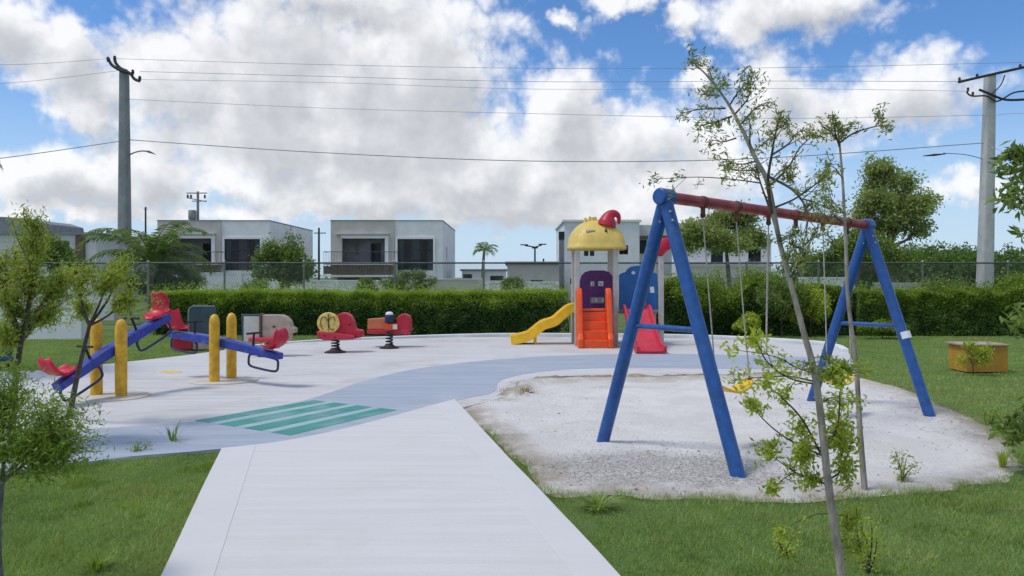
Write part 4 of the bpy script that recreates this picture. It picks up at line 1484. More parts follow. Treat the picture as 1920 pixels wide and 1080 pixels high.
def modern_house(label, pr, shrink=0):
    """two storey flat roofed house; pr: photo column of its right front corner"""
    Y = 55.
    k = Y / F
    X = lambda px: (px - 830 + pr - 960) * k
    Z = lambda py: HC + (HZ - py) * k
    xl, xm, xr = X(620), X(739), X(830)
    zr = Z(414)
    T = thing('house', label, 'house', ((xl + xr) / 2, Y + 6, 0), 'flat roofed houses beyond the fence')
    th = .28
    # beige left bay with a loggia, white right part with a tall window
    lo = (X(641), X(722), Z(492), Z(447))
    gnd = (X(632), X(735), 0.0, Z(521))
    wall_panel(xl, xm - .002, 0, zr, Y, th, [lo, gnd]).build('bay_wall', 'wall_beige', T)
    w2 = (X(745), X(812), Z(507), Z(448))
    wall_panel(xm, xr, 0, zr, Y + .10, th, [w2]).build('front_wall', 'wall_white', T)
    ws = (Y + 3.2, Y + 4.0, Z(484), Z(459))
    wall_panel(Y + .10 + th, Y + 12, 0, zr - .02, xr - .002, th, [ws], 'y').build('side_wall', 'wall_white', T)
    window(T, *ws, xr - .002, 0, 1, axis='y')
    MB().box2((xl, Y + th, 0), (xl + th, Y + 12, zr - .02)).build('side_wall', 'wall_beige', T)
    MB().box2((xl + th, Y + 11.7, 0), (xr - th, Y + 12, zr - .02)).build('back_wall', 'wall_beige', T)
    MB().box2((xl + th, Y + th + .15, zr - .5), (xr - th, Y + 11.7, zr - .25)).build('roof', 'roof_grey', T)
    for a, b in (((xl - .03, Y - .03, zr), (xm, Y + th, zr + .06)), ((xm, Y + .07, zr), (xr + .03, Y + .10 + th, zr + .058)),
                 ((xr - th, Y + .10 + th, zr - .018), (xr + .028, Y + 12, zr + .055))):
        MB().box2(a, b).build('coping', 'roof_grey', T)
    # white frame and ledge round the loggia
    fr = MB()
    fr.box2((lo[0] - .05, Y - .10, lo[3]), (lo[1] + .26, Y - .002, lo[3] + .22))
    fr.box2((lo[1], Y - .10, lo[2] - .1), (lo[1] + .26, Y - .002, lo[3] - .001))
    fr.build('loggia_frame', 'trim_white', T)
    MB().box2((X(630), Y - .25, Z(440)), (X(729), Y - .004, Z(437))).build('ledge', 'wall_grey', T)
    # loggia recess: floor, ceiling, back wall with a door and slit window
    d = 1.7
    rc = wall_panel(lo[0] - .3, lo[1] + .3, lo[2] - .1, lo[3] + .2, Y + d, .1,
                    [(X(687), X(707), lo[2], Z(454)), (X(657), X(664), Z(477), Z(454))])
    rc.build('loggia_wall', 'loggia_grey', T)
    window(T, X(687), X(707), lo[2], Z(454), Y + d, 1, 0)
    MB().box2((X(657) + .02, Y + d + .12, Z(477)), (X(664) - .02, Y + d + .14, Z(454))).build('blind', 'trim_white', T)
    MB().box2((xl + th, Y + th, lo[2] - .22), (xm, Y + 5, lo[2] - .02)).build('floor_slab', 'wall_grey', T)
    MB().box2((xl + th, Y + d + .1, lo[2]), (xm - .1, Y + d + .2, lo[3] + .3)).build('partition', 'room', T)
    MB().box2((xm - .1, Y + th + .12, lo[2] - 2.6), (xm + .1, Y + 6, zr - .5)).build('partition', 'room', T)
    # tall window with curtains, room behind it
    window(T, *w2, Y + .10, 2, 2, curtains=((.02, .16), (.38, .62), (.84, .97)))
    MB().box2((w2[0] - .5, Y + 3, .3), (xr - th - .05, Y + 3.1, zr - .55)).build('room_wall', 'room', T)
    wf_ = MB()
    wf_.box2((w2[0] - .16, Y + .04, w2[3]), (w2[1] + .16, Y + .098, w2[3] + .16))
    wf_.box2((w2[0] - .16, Y + .04, w2[2]), (w2[0], Y + .098, w2[3] - .001)).box2((w2[1], Y + .04, w2[2]), (w2[1] + .16, Y + .098, w2[3] - .001))
    wf_.build('window_surround', 'trim_white', T)
    # balcony slab with railing, thatched screen and beam below
    b0, b1 = X(614), X(745)
    MB().box2((b0, Y - 1.2, Z(497)), (b1, Y - .002, Z(493))).build('balcony_slab', 'wall_grey', T)
    rl_ = MB()
    rl_.tube([(b0, Y - 1.15, Z(473)), (b1, Y - 1.15, Z(473))], .025, 6)
    rl_.tube([(b0, Y - 1.15, Z(473)), (b0, Y - .05, Z(473))], .025, 6)
    rl_.tube([(b1, Y - 1.15, Z(473)), (b1, Y - .05, Z(473))], .025, 6)
    for i in range(46):
        x = b0 + (b1 - b0) * i / 45
        rl_.tube([(x, Y - 1.15, Z(493)), (x, Y - 1.15, Z(473))], .011, 5)
    rl_.build('balcony_railing', 'dark_metal', T)
    tt = MB()
    for i in range(60):
        x = b0 + (b1 - b0) * (i + .5) / 60
        tt.box((x, Y - 1.22 + random.uniform(-.04, .04), (Z(498) + Z(514)) / 2 + random.uniform(-.06, .02)), ((b1 - b0) / 60 * 1.02, .06, (Z(498) - Z(514)) * random.uniform(.85, 1.1)))
    tt.build('thatch_fringe', 'thatch', T, kind='stuff')
    MB().box2((b0 - .1, Y - 1.4, Z(519)), (b1 + .05, Y - 1.27, Z(516))).build('beam', 'trim_white', T)
    for x in (b0 + .1, b1 - .2):
        MB().box2((x, Y - 1.26, 0), (x + .18, Y - 1.08, Z(519))).build('column', 'wall_grey', T)
    MB().box2((xl + th, Y + 2.5, 0), (xm - .1, Y + 2.6, lo[2] - .25)).build('room_wall', 'room', T)
    return T


modern_house('grey and beige flat roofed house in the centre beside the gap, nearest the tower', 830)
modern_house('flat roofed house partly behind the palm and left utility pole', 505)


def plain_house(label, Y, x0, x1, ztop, depth, wallm, wins, extra=None, roofm='roof_grey', name='house'):
    k = Y / F
    X = lambda px: (px - 960) * k
    Z = lambda py: HC + (HZ - py) * k
    T = thing(name, label, 'house' if name == 'house' else 'building', ((X(x0) + X(x1)) / 2, Y + depth / 2, 0))
    holes = [(X(a), X(b), Z(d), Z(c)) for a, b, c, d in wins]
    zr = Z(ztop)
    wall_panel(X(x0), X(x1), 0, zr, Y, .25, holes).build('front_wall', wallm, T)
    for h in holes:
        window(T, *h, Y, 1, 0)
    for x in (X(x0), X(x1) - .25):
        MB().box2((x, Y + .25, 0), (x + .25, Y + depth, zr - .01)).build('side_wall', wallm, T)
    MB().box2((X(x0) + .25, Y + depth - .25, 0), (X(x1) - .25, Y + depth, zr - .01)).build('back_wall', wallm, T)
    MB().box2((X(x0) - .12, Y - .12, zr), (X(x1) + .12, Y + depth + .12, zr + .14)).build('roof', roofm, T)
    MB().box2((X(x0) + .3, Y + 2.2, 0), (X(x1) - .3, Y + 2.3, zr - .1)).build('room_wall', 'room', T)
    return T, X, Z


# white house behind the tower
T, X, Z = plain_house('white block house with small paired windows behind the play tower', 50, 1058, 1199, 416, 9, 'wall_white',
                      [(1095, 1103.5, 468, 480), (1106, 1114.5, 468, 480), (1161, 1178, 460, 477), (1069, 1073, 522, 533)], roofm='trim_white')
MB().box2((X(1199) + .02, 50.4, 0), (X(1262), 58, Z(421))).build('grey_wing', 'wall_grey', T)
MB().box2((X(1201), 50.3, Z(475)), (X(1214), 50.39, Z(450))).build('wing_window', 'glass', T)
MB().box2((X(1199) + .02, 49.9, Z(447)), (X(1262), 50.39, Z(442))).build('canopy', 'brown_panel', T)
# pale house behind the canopy tree
T, X, Z = plain_house('white house with grey pitched roof behind the trees right of the near swing legs', 60, 1268, 1446, 452, 9, 'wall_white',
                      [(1403, 1427, 466, 491), (1333, 1356, 467, 492), (1256 + 20, 1256 + 36, 505, 520)])
gx = [X(1272), X(1325), X(1380)]
MB().add([(gx[0], 60.4, Z(446)), (gx[2], 60.4, Z(446)), (gx[1], 60.4, Z(408)), (gx[0], 68, Z(446)), (gx[2], 68, Z(446)), (gx[1], 68, Z(408))],
         [(0, 1, 2), (5, 4, 3), (0, 2, 5, 3), (2, 1, 4, 5), (1, 0, 3, 4)]).build('pitched_roof', 'roof_grey', T)
MB().box2((X(1268), 59.6, Z(500)), (X(1446), 59.88, Z(494))).build('ledge', 'wall_grey', T)
# low building with slot windows
T, X, Z = plain_house('low beige flat roofed building left of the tower with slot windows', 44, 951, 1052, 495, 8, 'wall_beige',
                      [(955, 976, 525, 531), (995, 1018, 525, 530)], name='low_building', roofm='trim_dark')
MB().box2((X(1019), 45, Z(494) + .14), (X(1022), 45.1, Z(484))).build('vent_pipe', 'dark_metal', T)
T, X, Z = plain_house('low white outbuilding right of the central house', 58, 866, 948, 508, 5, 'wall_white', [(868, 885, 514, 524), (919, 944, 517, 526)], name='low_building')
# house at the far left
T, X, Z = plain_house('long pale house at the left edge with a brown panel', 46, -60, 181, 440, 9, 'wall_grey', [(112, 130, 452, 482), (24, 40, 470, 500)], roofm='roof_grey')
MB().box2((X(143), 45.9, Z(545)), (X(160), 45.995, Z(439))).build('brown_panel', 'brown_panel', T)
MB().box2((X(88), 45.93, Z(482)), (X(112), 45.996, Z(447))).build('white_panel', 'trim_white', T)
T2 = thing('house', 'house with a low grey curved roof at the far left edge', 'house', (X(-20) * 1.15, 58, 0))
k = 56 / F
pts = [((-140 - 960) * k, HC + (HZ - 437) * k), ((60 - 960) * k, HC + (HZ - 437) * k), ((56 - 960) * k, HC + (HZ - 416) * k), ((30 - 960) * k, HC + (HZ - 408) * k),
       ((-20 - 960) * k, HC + (HZ - 405) * k), ((-140 - 960) * k, HC + (HZ - 407) * k)]
board(T2, 'curved_roof', 'roof_grey', pts, 56, 7, .03)
MB().box2(((-138 - 960) * k, 56.2, 0), ((56 - 960) * k, 62.8, HC + (HZ - 437.2) * k)).build('wall', 'wall_grey', T2)


# boundary walls
def low_wall(label, x0, x1, Y, ytop, m='wall_white', copm='trim_white', step_=None):
    k = Y / F
    zt_ = HC + (HZ - ytop) * k
    a, b = (x0 - 960) * k, (x1 - 960) * k
    T = thing('boundary_wall', label, 'wall', ((a + b) / 2, Y, 0))
    MB().box2((a, Y, 0), (b, Y + .2, zt_)).build('wall_body', m, T)
    MB().box2((a - .02, Y - .03, zt_), (b + .02, Y + .23, zt_ + .06)).build('coping', copm, T)
    n_ = max(2, int((b - a) / 3))
    for i in range(n_ + 1):
        x = a + (b - a - .3) * i / n_
        MB().box2((x, Y - .05, 0), (x + .3, Y - .002, zt_ - .01)).build('pilaster', m, T)


low_wall('low white garden wall in front of the central house', 545, 715, 42, 527)
low_wall('pale garden wall in front of the house behind the palm', 375, 522, 42, 513)
low_wall('beige wall stub right of the central house window', 716, 905, 46, 524, 'wall_beige')
low_wall('white garden wall in front of the low beige building', 908, 1052, 40, 530)
low_wall('pale wall behind the shrubs under the canopy tree', 1245, 1475, 40, 520, 'wall_grey')
low_wall('white wall at the right behind the dark hedge', 1500, 1600, 36, 522)
low_wall('blue grey wall seen between hedge tops far right', 1640, 1740, 40, 532, 'wall_grey')
k = 18.6 / F
T = thing('garden_wall', 'plain white rendered wall at the left behind the feathery leaves', 'wall', ((95 - 960) * k, 18.6, 0))
MB().box2(((20 - 960) * k, 18.6, 0), ((152 - 960) * k, 18.85, HC + (HZ - 566) * k)).build('wall_body', 'wall_white', T)
MB().box2(((18 - 960) * k, 18.57, HC + (HZ - 566) * k), ((154 - 960) * k, 18.88, HC + (HZ - 566) * k + .05)).build('coping', 'trim_white', T)
low_wall('long low white wall behind the left trees', -40, 215, 27, 515)

# ================================================================== poles and wires
def insulator(mb, p, s=1.):
    mb.lathe([(.03 * s, 0), (.05 * s, .02 * s), (.035 * s, .05 * s), (.06 * s, .08 * s), (.04 * s, .11 * s), (.055 * s, .14 * s), (.02 * s, .18 * s)], 10, Matrix.Translation(p))


YL, YR = 30., 28.
T = thing('utility_pole', 'tall dark grey concrete utility pole at the left behind the palm', 'utility pole', ((234 - 960) / F * YL, YL, 0))
base, top = P(234, 0, YL), P(233, 132, YL)
base.z = 0
MB().loft([sqring(base.lerp(top, u).x, YL, .24 - .09 * u, .24 - .09 * u, top.z * u - (.1 if u == 0 else 0), 24, .35) for u in (0, .25, .5, .75, 1)]).build('shaft', 'pole_concrete', T, True)
for line in ([(238, 136), (222, 130), (209, 121), (203, 110)], [(238, 133), (226, 128), (217, 118), (215, 109)], [(232, 132), (244, 138), (252, 148), (262, 152)]):
    MB().tube(smooth_line([P(x, y, YL - .2) for x, y in line], 4), .06, 8).build('arm', 'dark_metal', T, True)
for x, y in ((202.5, 116), (215, 114), (249, 140), (262, 152)):
    mb = MB()
    insulator(mb, P(x, y, YL - .2), 1.15)
    mb.build('insulator', 'black_rubber', T, True)
arm = smooth_line([P(236, 294, YL), P(252, 286, YL - .1), P(266, 283, YL - .2), P(272, 283.5, YL - .2)], 5)
MB().tube(arm, .03, 8).build('lamp_arm', 'fence_post', T, True)
MB().loft([[P(268 + 24 * u, 283 + 7 * u * u - 2.5 * math.sin(math.pi * u) * 0 + 2.4 * (1 - .8 * abs(2 * u - 1)) * s1, YL - .2 + .14 * s2) for s1, s2 in ((-1, -1), (-1, 1), (1, 1), (1, -1))]
           for u in (0, .2, .5, .8, 1)]).build('lamp_head', 'roof_grey', T, True, .02)

T = thing('utility_pole', 'pale concrete utility pole at the right above the dark hedge', 'utility pole', ((1846 - 960) / F * YR, YR, 0))
b0, t0_ = P(1845, 0, YR), P(1856, 140, YR)
b0.z = 0
MB().loft([sqring(b0.lerp(t0_, u).x, YR, .25 - .09 * u, .25 - .09 * u, t0_.z * u - (.1 if u == 0 else 0), 24, .35) for u in (0, .25, .5, .75, 1)]).build('shaft', 'pole_pale', T, True)
for line, r in (([(1797, 154), (1853, 141), (1925, 125)], .05), ([(1836, 168), (1856, 176), (1886, 187), (1930, 186)], .045), ([(1812, 172), (1822, 180), (1850, 180), (1870, 190), (1900, 174), (1930, 170)], .03),
                ([(1858, 178), (1876, 160), (1884, 141)], .022)):
    MB().tube(smooth_line([P(x, y, YR - .25) for x, y in line], 4), r, 8).build('crossarm', 'dark_metal', T, True)
for x, y in ((1799, 153), (1832, 146), (1913, 128), (1815, 172), (1824, 180)):
    mb = MB()
    insulator(mb, P(x, y, YR - .25), .9)
    mb.build('insulator', 'rust', T, True)
MB().tube(smooth_line([P(1843, 298, YR), P(1810, 290, YR - .1), P(1768, 287, YR - .2)], 5), .016, 6).build('lamp_arm', 'fence_post', T, True)
MB().loft([[P(1730 + 44 * u, 292.5 - 4 * u + 2.2 * (1 - .7 * abs(2 * u - 1)) * s1, YR - .2 + .12 * s2) for s1, s2 in ((-1, -1), (-1, 1), (1, 1), (1, -1))]
           for u in (0, .2, .5, .8, 1)]).build('lamp_head', 'dark_metal', T, True, .02)


def wire(label, pts, r=.013):
    line = smooth_line([P(x, y, Y) for x, y, Y in pts], 8)
    o = MB().tube(line, r * .7, 5).build('power_line', 'wire', None, True)
    tag(o, label, 'power line', 'overhead lines between the utility poles')


wire('thick sagging cable, lowest of the lines, strung between both poles', [(240, 262, 30), (600, 286, 29.6), (1000, 302, 29.2), (1400, 298, 28.6), (1845, 268, 28)], .024)
wire('lowest cable running left from the left pole out of frame', [(-120, 312, 26), (60, 289, 28), (230, 264, 30)], .022)
wire('topmost thin line between the poles, leaving the left pole arms', [(216, 110, 29.8), (600, 121, 29.5), (1000, 128, 29), (1450, 127, 28.4), (1960, 116, 27.7)], .012)
wire('second thin line from the top between the poles', [(262, 134, 29.8), (600, 143, 29.5), (1000, 153, 29), (1450, 152, 28.4), (1800, 153, 27.8)], .013)
wire('third thin line from the top between the poles', [(262, 149, 29.8), (620, 155, 29.5), (1000, 167, 29), (1450, 166, 28.4), (1815, 171, 27.8)], .010)
wire('faint fourth line from the top between the poles', [(238, 186, 30), (620, 203, 29.5), (1000, 213, 29), (1450, 222, 28.4), (1848, 216, 28)], .011)
wire('upper thin line running left from the left pole', [(-100, 122, 26), (60, 120, 28), (203, 110, 29.8)], .010)
wire('lower thin line running left from the left pole arms', [(-100, 162, 26), (60, 152, 28), (226, 132, 30)], .010)
wire('short cable leaving the right pole downward to the right edge', [(1850, 270, 28), (1900, 292, 26), (1990, 312, 22)], .015)
wire('thin line leaving the right pole arm to the right edge', [(1860, 217, 28), (1900, 213, 27), (1990, 214, 25)], .010)


def small_pole(label, px, ytop, Y, r, arms=(), extra=None, m='dark_metal', name='utility_pole', cat='utility pole', r1=None):
    b = P(px, 0, Y)
    z = HC + (HZ - ytop) / F * Y
    T = thing(name, label, cat, (b.x, Y, 0))
    MB().tube([(b.x, Y, -.05), (b.x, Y, z)], [r, r1 or r * .75], 10).build('shaft', m, T, True)
    for (xa, ya, xb, yb, rr) in arms:
        MB().tube([P(xa, ya, Y - r * .5), P(xb, yb, Y - r * .5)], rr, 6).build('crossarm', m, T, True)
    return T


T = small_pole('far utility pole with crossarms and a transformer above the left house', 371, 359, 72, .16, [(350, 362, 388, 362, .06), (352, 371, 386, 378, .05), (360, 377, 388, 377, .05)], m='pole_concrete')
MB().lathe([(.32, 0), (.36, .05), (.36, .85), (.3, .92), (.05, .95)], 14, Matrix.Translation(P(360.5, 412, 71.6))).build('transformer', 'pole_concrete', T, True)
for x in (352, 358, 384):
    mb = MB()
    insulator(mb, P(x, 372, 71.9), 2.)
    mb.build('insulator', 'dark_metal', T, True)
small_pole('thin distant pole just right of the left utility pole', 273, 388, 60, .09, [(270, 392, 276, 392, .04)])
small_pole('slim cross shaped pole between the two flat roofed houses', 598, 427, 60, .10, [(589, 437, 611, 437, .045)])
T = small_pole('dark twin armed street lamp above the low beige building', 1003, 462, 52, .075, [], name='street_lamp', cat='street lamp')
for s, (xa, ya) in ((-1, (979, 459)), (1, (1021, 458))):
    MB().tube([P(1003 + s * 2, 463, 52), P(xa + (5 if s < 0 else -5), ya + 1.2, 52)], .05, 6).build('lamp_arm', 'dark_metal', T, True)
    a = P(xa, ya, 52)
    MB().box(a + Vector((-s * .15, 0, 0)), (.55, .3, .07)).build('lamp_head', 'dark_metal', T, False, .02)
MB().box(P(1003, 464, 52), (.42, .35, .14)).build('lamp_hub', 'dark_metal', T, False, .04)
k = 23 / F
T = thing('gate_post', 'dark slim post with black top left of the play tower', 'post', ((1053 - 960) * k, 23, 0))
X = lambda px: (px - 960) * k
Z = lambda py: HC + (HZ - py) * k
MB().box2((X(1048.5), 23, 0), (X(1058), 23.15, Z(449))).build('shaft', 'grey_plate', T, False, .01)
MB().box2((X(1048), 22.99, Z(449)), (X(1058.5), 23.16, Z(434))).build('black_top', 'black_rubber', T, False, .01)
MB().box2((X(1050), 22.98, .2), (X(1057), 22.997, Z(535))).build('dark_face', 'black_rubber', T)

# pale stake at the shrubs
o = MB().tube(curve(G(1437, 640), P(1443, 438, 18.1), 6, .006), [.026, .026, .025, .024, .023, .022, .02], 8).build('stake', 'bark_pale', None, True)
tag(o, 'tall pale wooden stake standing by the shrubs behind the swings', 'stake')


# ================================================================== trees
def plobe(Y, x, y, rx, ry, dy=0., rdepth=None):
    c = P(x, y, Y + dy)
    k = Y / F
    return (tuple(c), (rx * k, rdepth or (rx + ry) * .5 * k, ry * k))


# big tree, right
Y = 46
tree('broadleaf_tree', 'big olive green tree rising behind the far swing legs', 'tree', (P(1672, 0, Y).x, Y, 0), P(1668, 462, Y),
     [plobe(Y, 1645, 335, 38, 30), plobe(Y, 1690, 360, 55, 36, 1), plobe(Y, 1735, 375, 34, 26, -1), plobe(Y, 1630, 385, 45, 30, -1), plobe(Y, 1680, 410, 55, 34), plobe(Y, 1615, 420, 26, 28),
      plobe(Y, 1722, 428, 26, 16), plobe(Y, 1660, 312, 18, 14), plobe(Y, 1700, 395, 40, 30, 2)], 1000, 16, .22, .24, .11, 'leaf_tree', r0=.26)
# canopy tree behind the swings
Y = 38
tree('broadleaf_tree', 'spreading round canopy tree seen under the red beam', 'tree', (P(1372, 0, Y).x, Y, 0), P(1362, 470, Y),
     [plobe(Y, 1315, 440, 42, 32), plobe(Y, 1360, 418, 54, 32), plobe(Y, 1405, 436, 42, 32), plobe(Y, 1350, 452, 62, 22, -1), plobe(Y, 1295, 450, 26, 20), plobe(Y, 1388, 408, 30, 20)],
     860, 16, .18, .20, .09, 'leaf_tree', r0=.15)
Y = 40
tree('broadleaf_tree', 'loose green tree behind the rear blue legs under the big tree', 'tree', (P(1610, 0, Y).x, Y, 0), P(1608, 510, Y),
     [plobe(Y, 1580, 480, 40, 34), plobe(Y, 1640, 470, 46, 36), plobe(Y, 1690, 486, 34, 30), plobe(Y, 1545, 492, 30, 26), plobe(Y, 1612, 445, 22, 26)], 560, 15, .2, .2, .1, 'leaf_mid', r0=.14)
# dark wood far right: one mass
lob = []
for i in range(34):
    x = 1500 + i * 16
    Yw = random.uniform(54, 66)
    h = random.uniform(460, 486) if x > 1600 else random.uniform(478, 495)
    lob.append(plobe(Yw, x + random.uniform(-8, 8), (h + 530) / 2, random.uniform(24, 34), (530 - h) / 2 + 4))
pts, rn = lobe_clusters(lob, 2900, 16, .26)
o = mesh_np('woodland', leaf_points(pts, .30, .15), 4, 'leaf_dark', None, rn, kind='stuff')
tag(o, 'dark green wood along the horizon at the right', 'wood')
tk = MB()
for i in range(40):
    x = P(1490 + i * 14 + random.uniform(-5, 5), 0, 58)
    tk.tube(curve((x.x, 58 + random.uniform(-2, 5), 0), (x.x + random.uniform(-.4, .4), 58, 2.6), 3, .05), [.14, .12, .1, .06], 6)
tk.build('woodland_trunks', 'bark', o, kind='stuff')
# trees before the left house
Y = 32
tree('broadleaf_tree', 'grey green feathery tree in front of the second flat roofed house', 'tree', (P(530, 0, Y).x, Y, 0), P(528, 540, Y),
     [plobe(Y, 525, 478, 34, 30), plobe(Y, 558, 492, 28, 28), plobe(Y, 498, 500, 30, 22), plobe(Y, 535, 515, 48, 22), plobe(Y, 575, 505, 18, 22), plobe(Y, 548, 455, 12, 16)], 460, 15, .14, .16, .07, 'leaf_mid', r0=.09)
Y = 26
tree('round_bush', 'dense dark rounded bush under the palm', 'bush', (P(320, 0, Y).x, Y, 0), P(320, 560, Y),
     [plobe(Y, 300, 525, 34, 28), plobe(Y, 340, 530, 34, 26), plobe(Y, 320, 510, 34, 22), plobe(Y, 262, 532, 26, 24)], 520, 15, .09, .11, .055, 'leaf_dark', r0=.06)
Y = 25
tree('small_tree', 'small yellow green tree above the hedge before the central house', 'tree', (P(765, 0, Y).x, Y, 0), P(765, 560, Y),
     [plobe(Y, 740, 528, 28, 12), plobe(Y, 770, 520, 30, 12), plobe(Y, 798, 530, 24, 12), plobe(Y, 765, 540, 40, 10)], 260, 14, .07, .10, .045, 'leaf_mid', r0=.04)
for px, py, w_, h_, Yd, lab in ((690, 535, 22, 12, 24, 'pale scrubby bush left of the small yellow green tree'), (480, 535, 26, 16, 28, 'bush before the pale garden wall'),
                                (960, 532, 18, 10, 24, 'little bush before the white wall, left of the dark slim post')):
    tree('small_bush', lab, 'bush', (P(px, 0, Yd).x, Yd, 0), P(px, py + 18, Yd), [plobe(Yd, px - w_ * .4, py, w_ * .6, h_), plobe(Yd, px + w_ * .4, py + 2, w_ * .6, h_)], 120, 14, .07, .09, .04, 'leaf_mid', r0=.03)


def palm(label, base, crown, fronds, L, leaf='leaf_palm', r0=.16, nl=34, ll=.5, droop=.55, name='palm_tree', seed=1):
    rs = random.Random(seed)
    base, crown = Vector(base), Vector(crown)
    T = thing(name, label, 'palm', base)
    MB().tube(curve(base - Vector((0, 0, .05)), crown, 6, .03), [r0 * (1 - .3 * i / 6) for i in range(7)], 10).build('trunk', 'bark', T, True)
    for i in range(fronds):
        a = 2 * math.pi * i / fronds + rs.uniform(-.2, .2)
        e0 = rs.uniform(.35, 1.4)
        Lf = L * rs.uniform(.8, 1.1)
        d = Vector((math.cos(a), math.sin(a), 0))
        pts = []
        p = crown.copy()
        el = e0
        for k in range(13):
            pts.append(p.copy())
            p = p + (d * math.cos(el) + Vector((0, 0, 1)) * math.sin(el)) * Lf / 12
            el -= droop * 2.2 / 12 * (1 + k * .12)
        fr = MB()
        fr.tube(pts, [.028 * (1 - .85 * k / 12) for k in range(13)], 5)
        fo = fr.build('frond', 'leaf_rachis', T, True)
        cs = []
        for k in range(nl):
            u = .12 + .88 * k / nl
            f = u * 12
            j = min(11, int(f))
            q = pts[j].lerp(pts[j + 1], f - j)
            tg = (pts[j + 1] - pts[j]).normalized()
            sd = tg.cross(Vector((0, 0, 1))).normalized()
            upv = sd.cross(tg)
            for s in (-1, 1):
                l_ = ll * (1 - .55 * abs(u - .4) / .6) * rs.uniform(.8, 1.1)
                dr = (sd * s * .8 + tg * .55 - Vector((0, 0, 1)) * rs.uniform(.1, .5)).normalized()
                m_ = q + dr * l_ * .5
                wv_ = tg * .02 * (1 + ll)
                cs += [q, m_ + wv_, q + dr * l_ - Vector((0, 0, l_ * .12)), m_ - wv_]
        mesh_np('leaflets', np.array([tuple(c) for c in cs]), 4, leaf, fo)
    return T


mat('leaf_rachis', (.16, .18, .06), .6, .2, 6)
palm('feather palm in front of the left utility pole', (P(286, 0, 25).x, 25, 0), P(284, 496, 25), 18, 2.5, ll=.62, seed=4, r0=.14, nl=40)
palm('tall palm at the left edge, only frond tips showing', (-9.4, 11.5, 0), (-9.35, 11.5, 3.75), 14, 1.6, ll=.42, seed=9, r0=.12)
palm('small wind bent palm right of the central house', (P(908, 0, 50).x, 50, 0), P(908, 470, 50), 9, 1.15, ll=.45, seed=12, r0=.12, nl=16, leaf='leaf_dark')
for px, Y, yt in ((140, 40, 500), (95, 30, 470)):
    tree('broadleaf_tree', 'grey green tree behind the left trees near the %s' % ('brown panel' if px == 140 else 'white panel'), 'tree', (P(px, 0, Y).x, Y, 0), P(px, yt + 35, Y),
         [plobe(Y, px - 14, yt + 5, 28, 26), plobe(Y, px + 22, yt + 12, 26, 24), plobe(Y, px, yt - 10, 16, 16)], 220, 15, .13, .15, .07, 'leaf_mid', r0=.08)


# ---- young feathery trees at the left
def feathery(label, base, lobes, n_, per, L, W, leaf, twigs, r0, spread, bark='twig', trunk_to=None):
    base = Vector(base)
    T = thing('young_tree', label, 'young tree', base)
    fork = Vector(trunk_to)
    MB().tube(curve(base - Vector((0, 0, .05)), fork, 6, .03), [r0 * (1 - .5 * i / 6) for i in range(7)], 9).build('trunk', bark, T, True)
    cs, ax = [], []
    for c, r in lobes:
        c = Vector(c)
        m_ = MB()
        main = curve(fork, c, 5, .08)
        m_.tube(main, [r0 * .45 * (1 - .7 * i / 5) for i in range(6)], 6)
        for k in range(twigs):
            e = c + Vector([random.gauss(0, .55) * q for q in r])
            tw_ = curve(main[random.choice((3, 4, 5))], e, 4, .12)
            m_.tube(tw_, [r0 * .13, r0 * .11, r0 * .09, r0 * .07, r0 * .04], 5)
            for p, p2 in zip(tw_[1:], tw_[2:] + [tw_[-1] + (tw_[-1] - tw_[-2])]):
                d_ = (p2 - p).normalized()
                for _ in range(per):
                    cs.append(tuple(p + Vector([random.gauss(0, spread) for _ in range(3)])))
                    ax.append(tuple(d_ * .7 + Vector([random.gauss(0, .7) for _ in range(3)])))
        m_.build('limb', bark, T, True)
    mesh_np('leaves', leaf_points(np.array(cs), L, W, unit(np.array(ax))), 4, leaf, T)
    return T


Y = 6.6
feathery('tall feathery young tree at the left edge before the white wall', G(20, 835), [plobe(Y, 62, 430, 20, 42), plobe(Y, 60, 510, 42, 40), plobe(Y, 20, 560, 44, 60), plobe(Y, 85, 585, 46, 38, .3), plobe(Y, 20, 640, 40, 36), plobe(Y, 10, 500, 40, 36, .2), plobe(Y, 105, 530, 30, 30, .2)],
         0, 13, .055, .012, 'leaf_feather', 24, .04, .035, trunk_to=P(40, 640, Y))
Y = 7.6
feathery('leaning young tree with bare dark twigs before the left seesaw', G(128, 640 + 148), [plobe(Y, 205, 520, 36, 30), plobe(Y, 150, 575, 34, 38, .2), plobe(Y, 240, 555, 30, 34), plobe(Y, 145, 510, 34, 24), plobe(Y, 225, 505, 30, 24, .3)],
         0, 11, .055, .014, 'leaf_feather', 20, .034, .035, trunk_to=P(168, 610, Y))
Y = 3.5
feathery('bushy little tree in the left foreground with a grey trunk', (-2.37, Y, 0), [plobe(Y, 95, 790, 50, 50), plobe(Y, 60, 840, 60, 40), plobe(Y, 120, 840, 34, 34, .1), plobe(Y, 5, 740, 40, 50, .1), plobe(Y, -40, 830, 60, 60)],
         0, 13, .038, .007, 'leaf_shrub', 34, .018, .055, 'bark_grey', trunk_to=P(5, 905, Y))

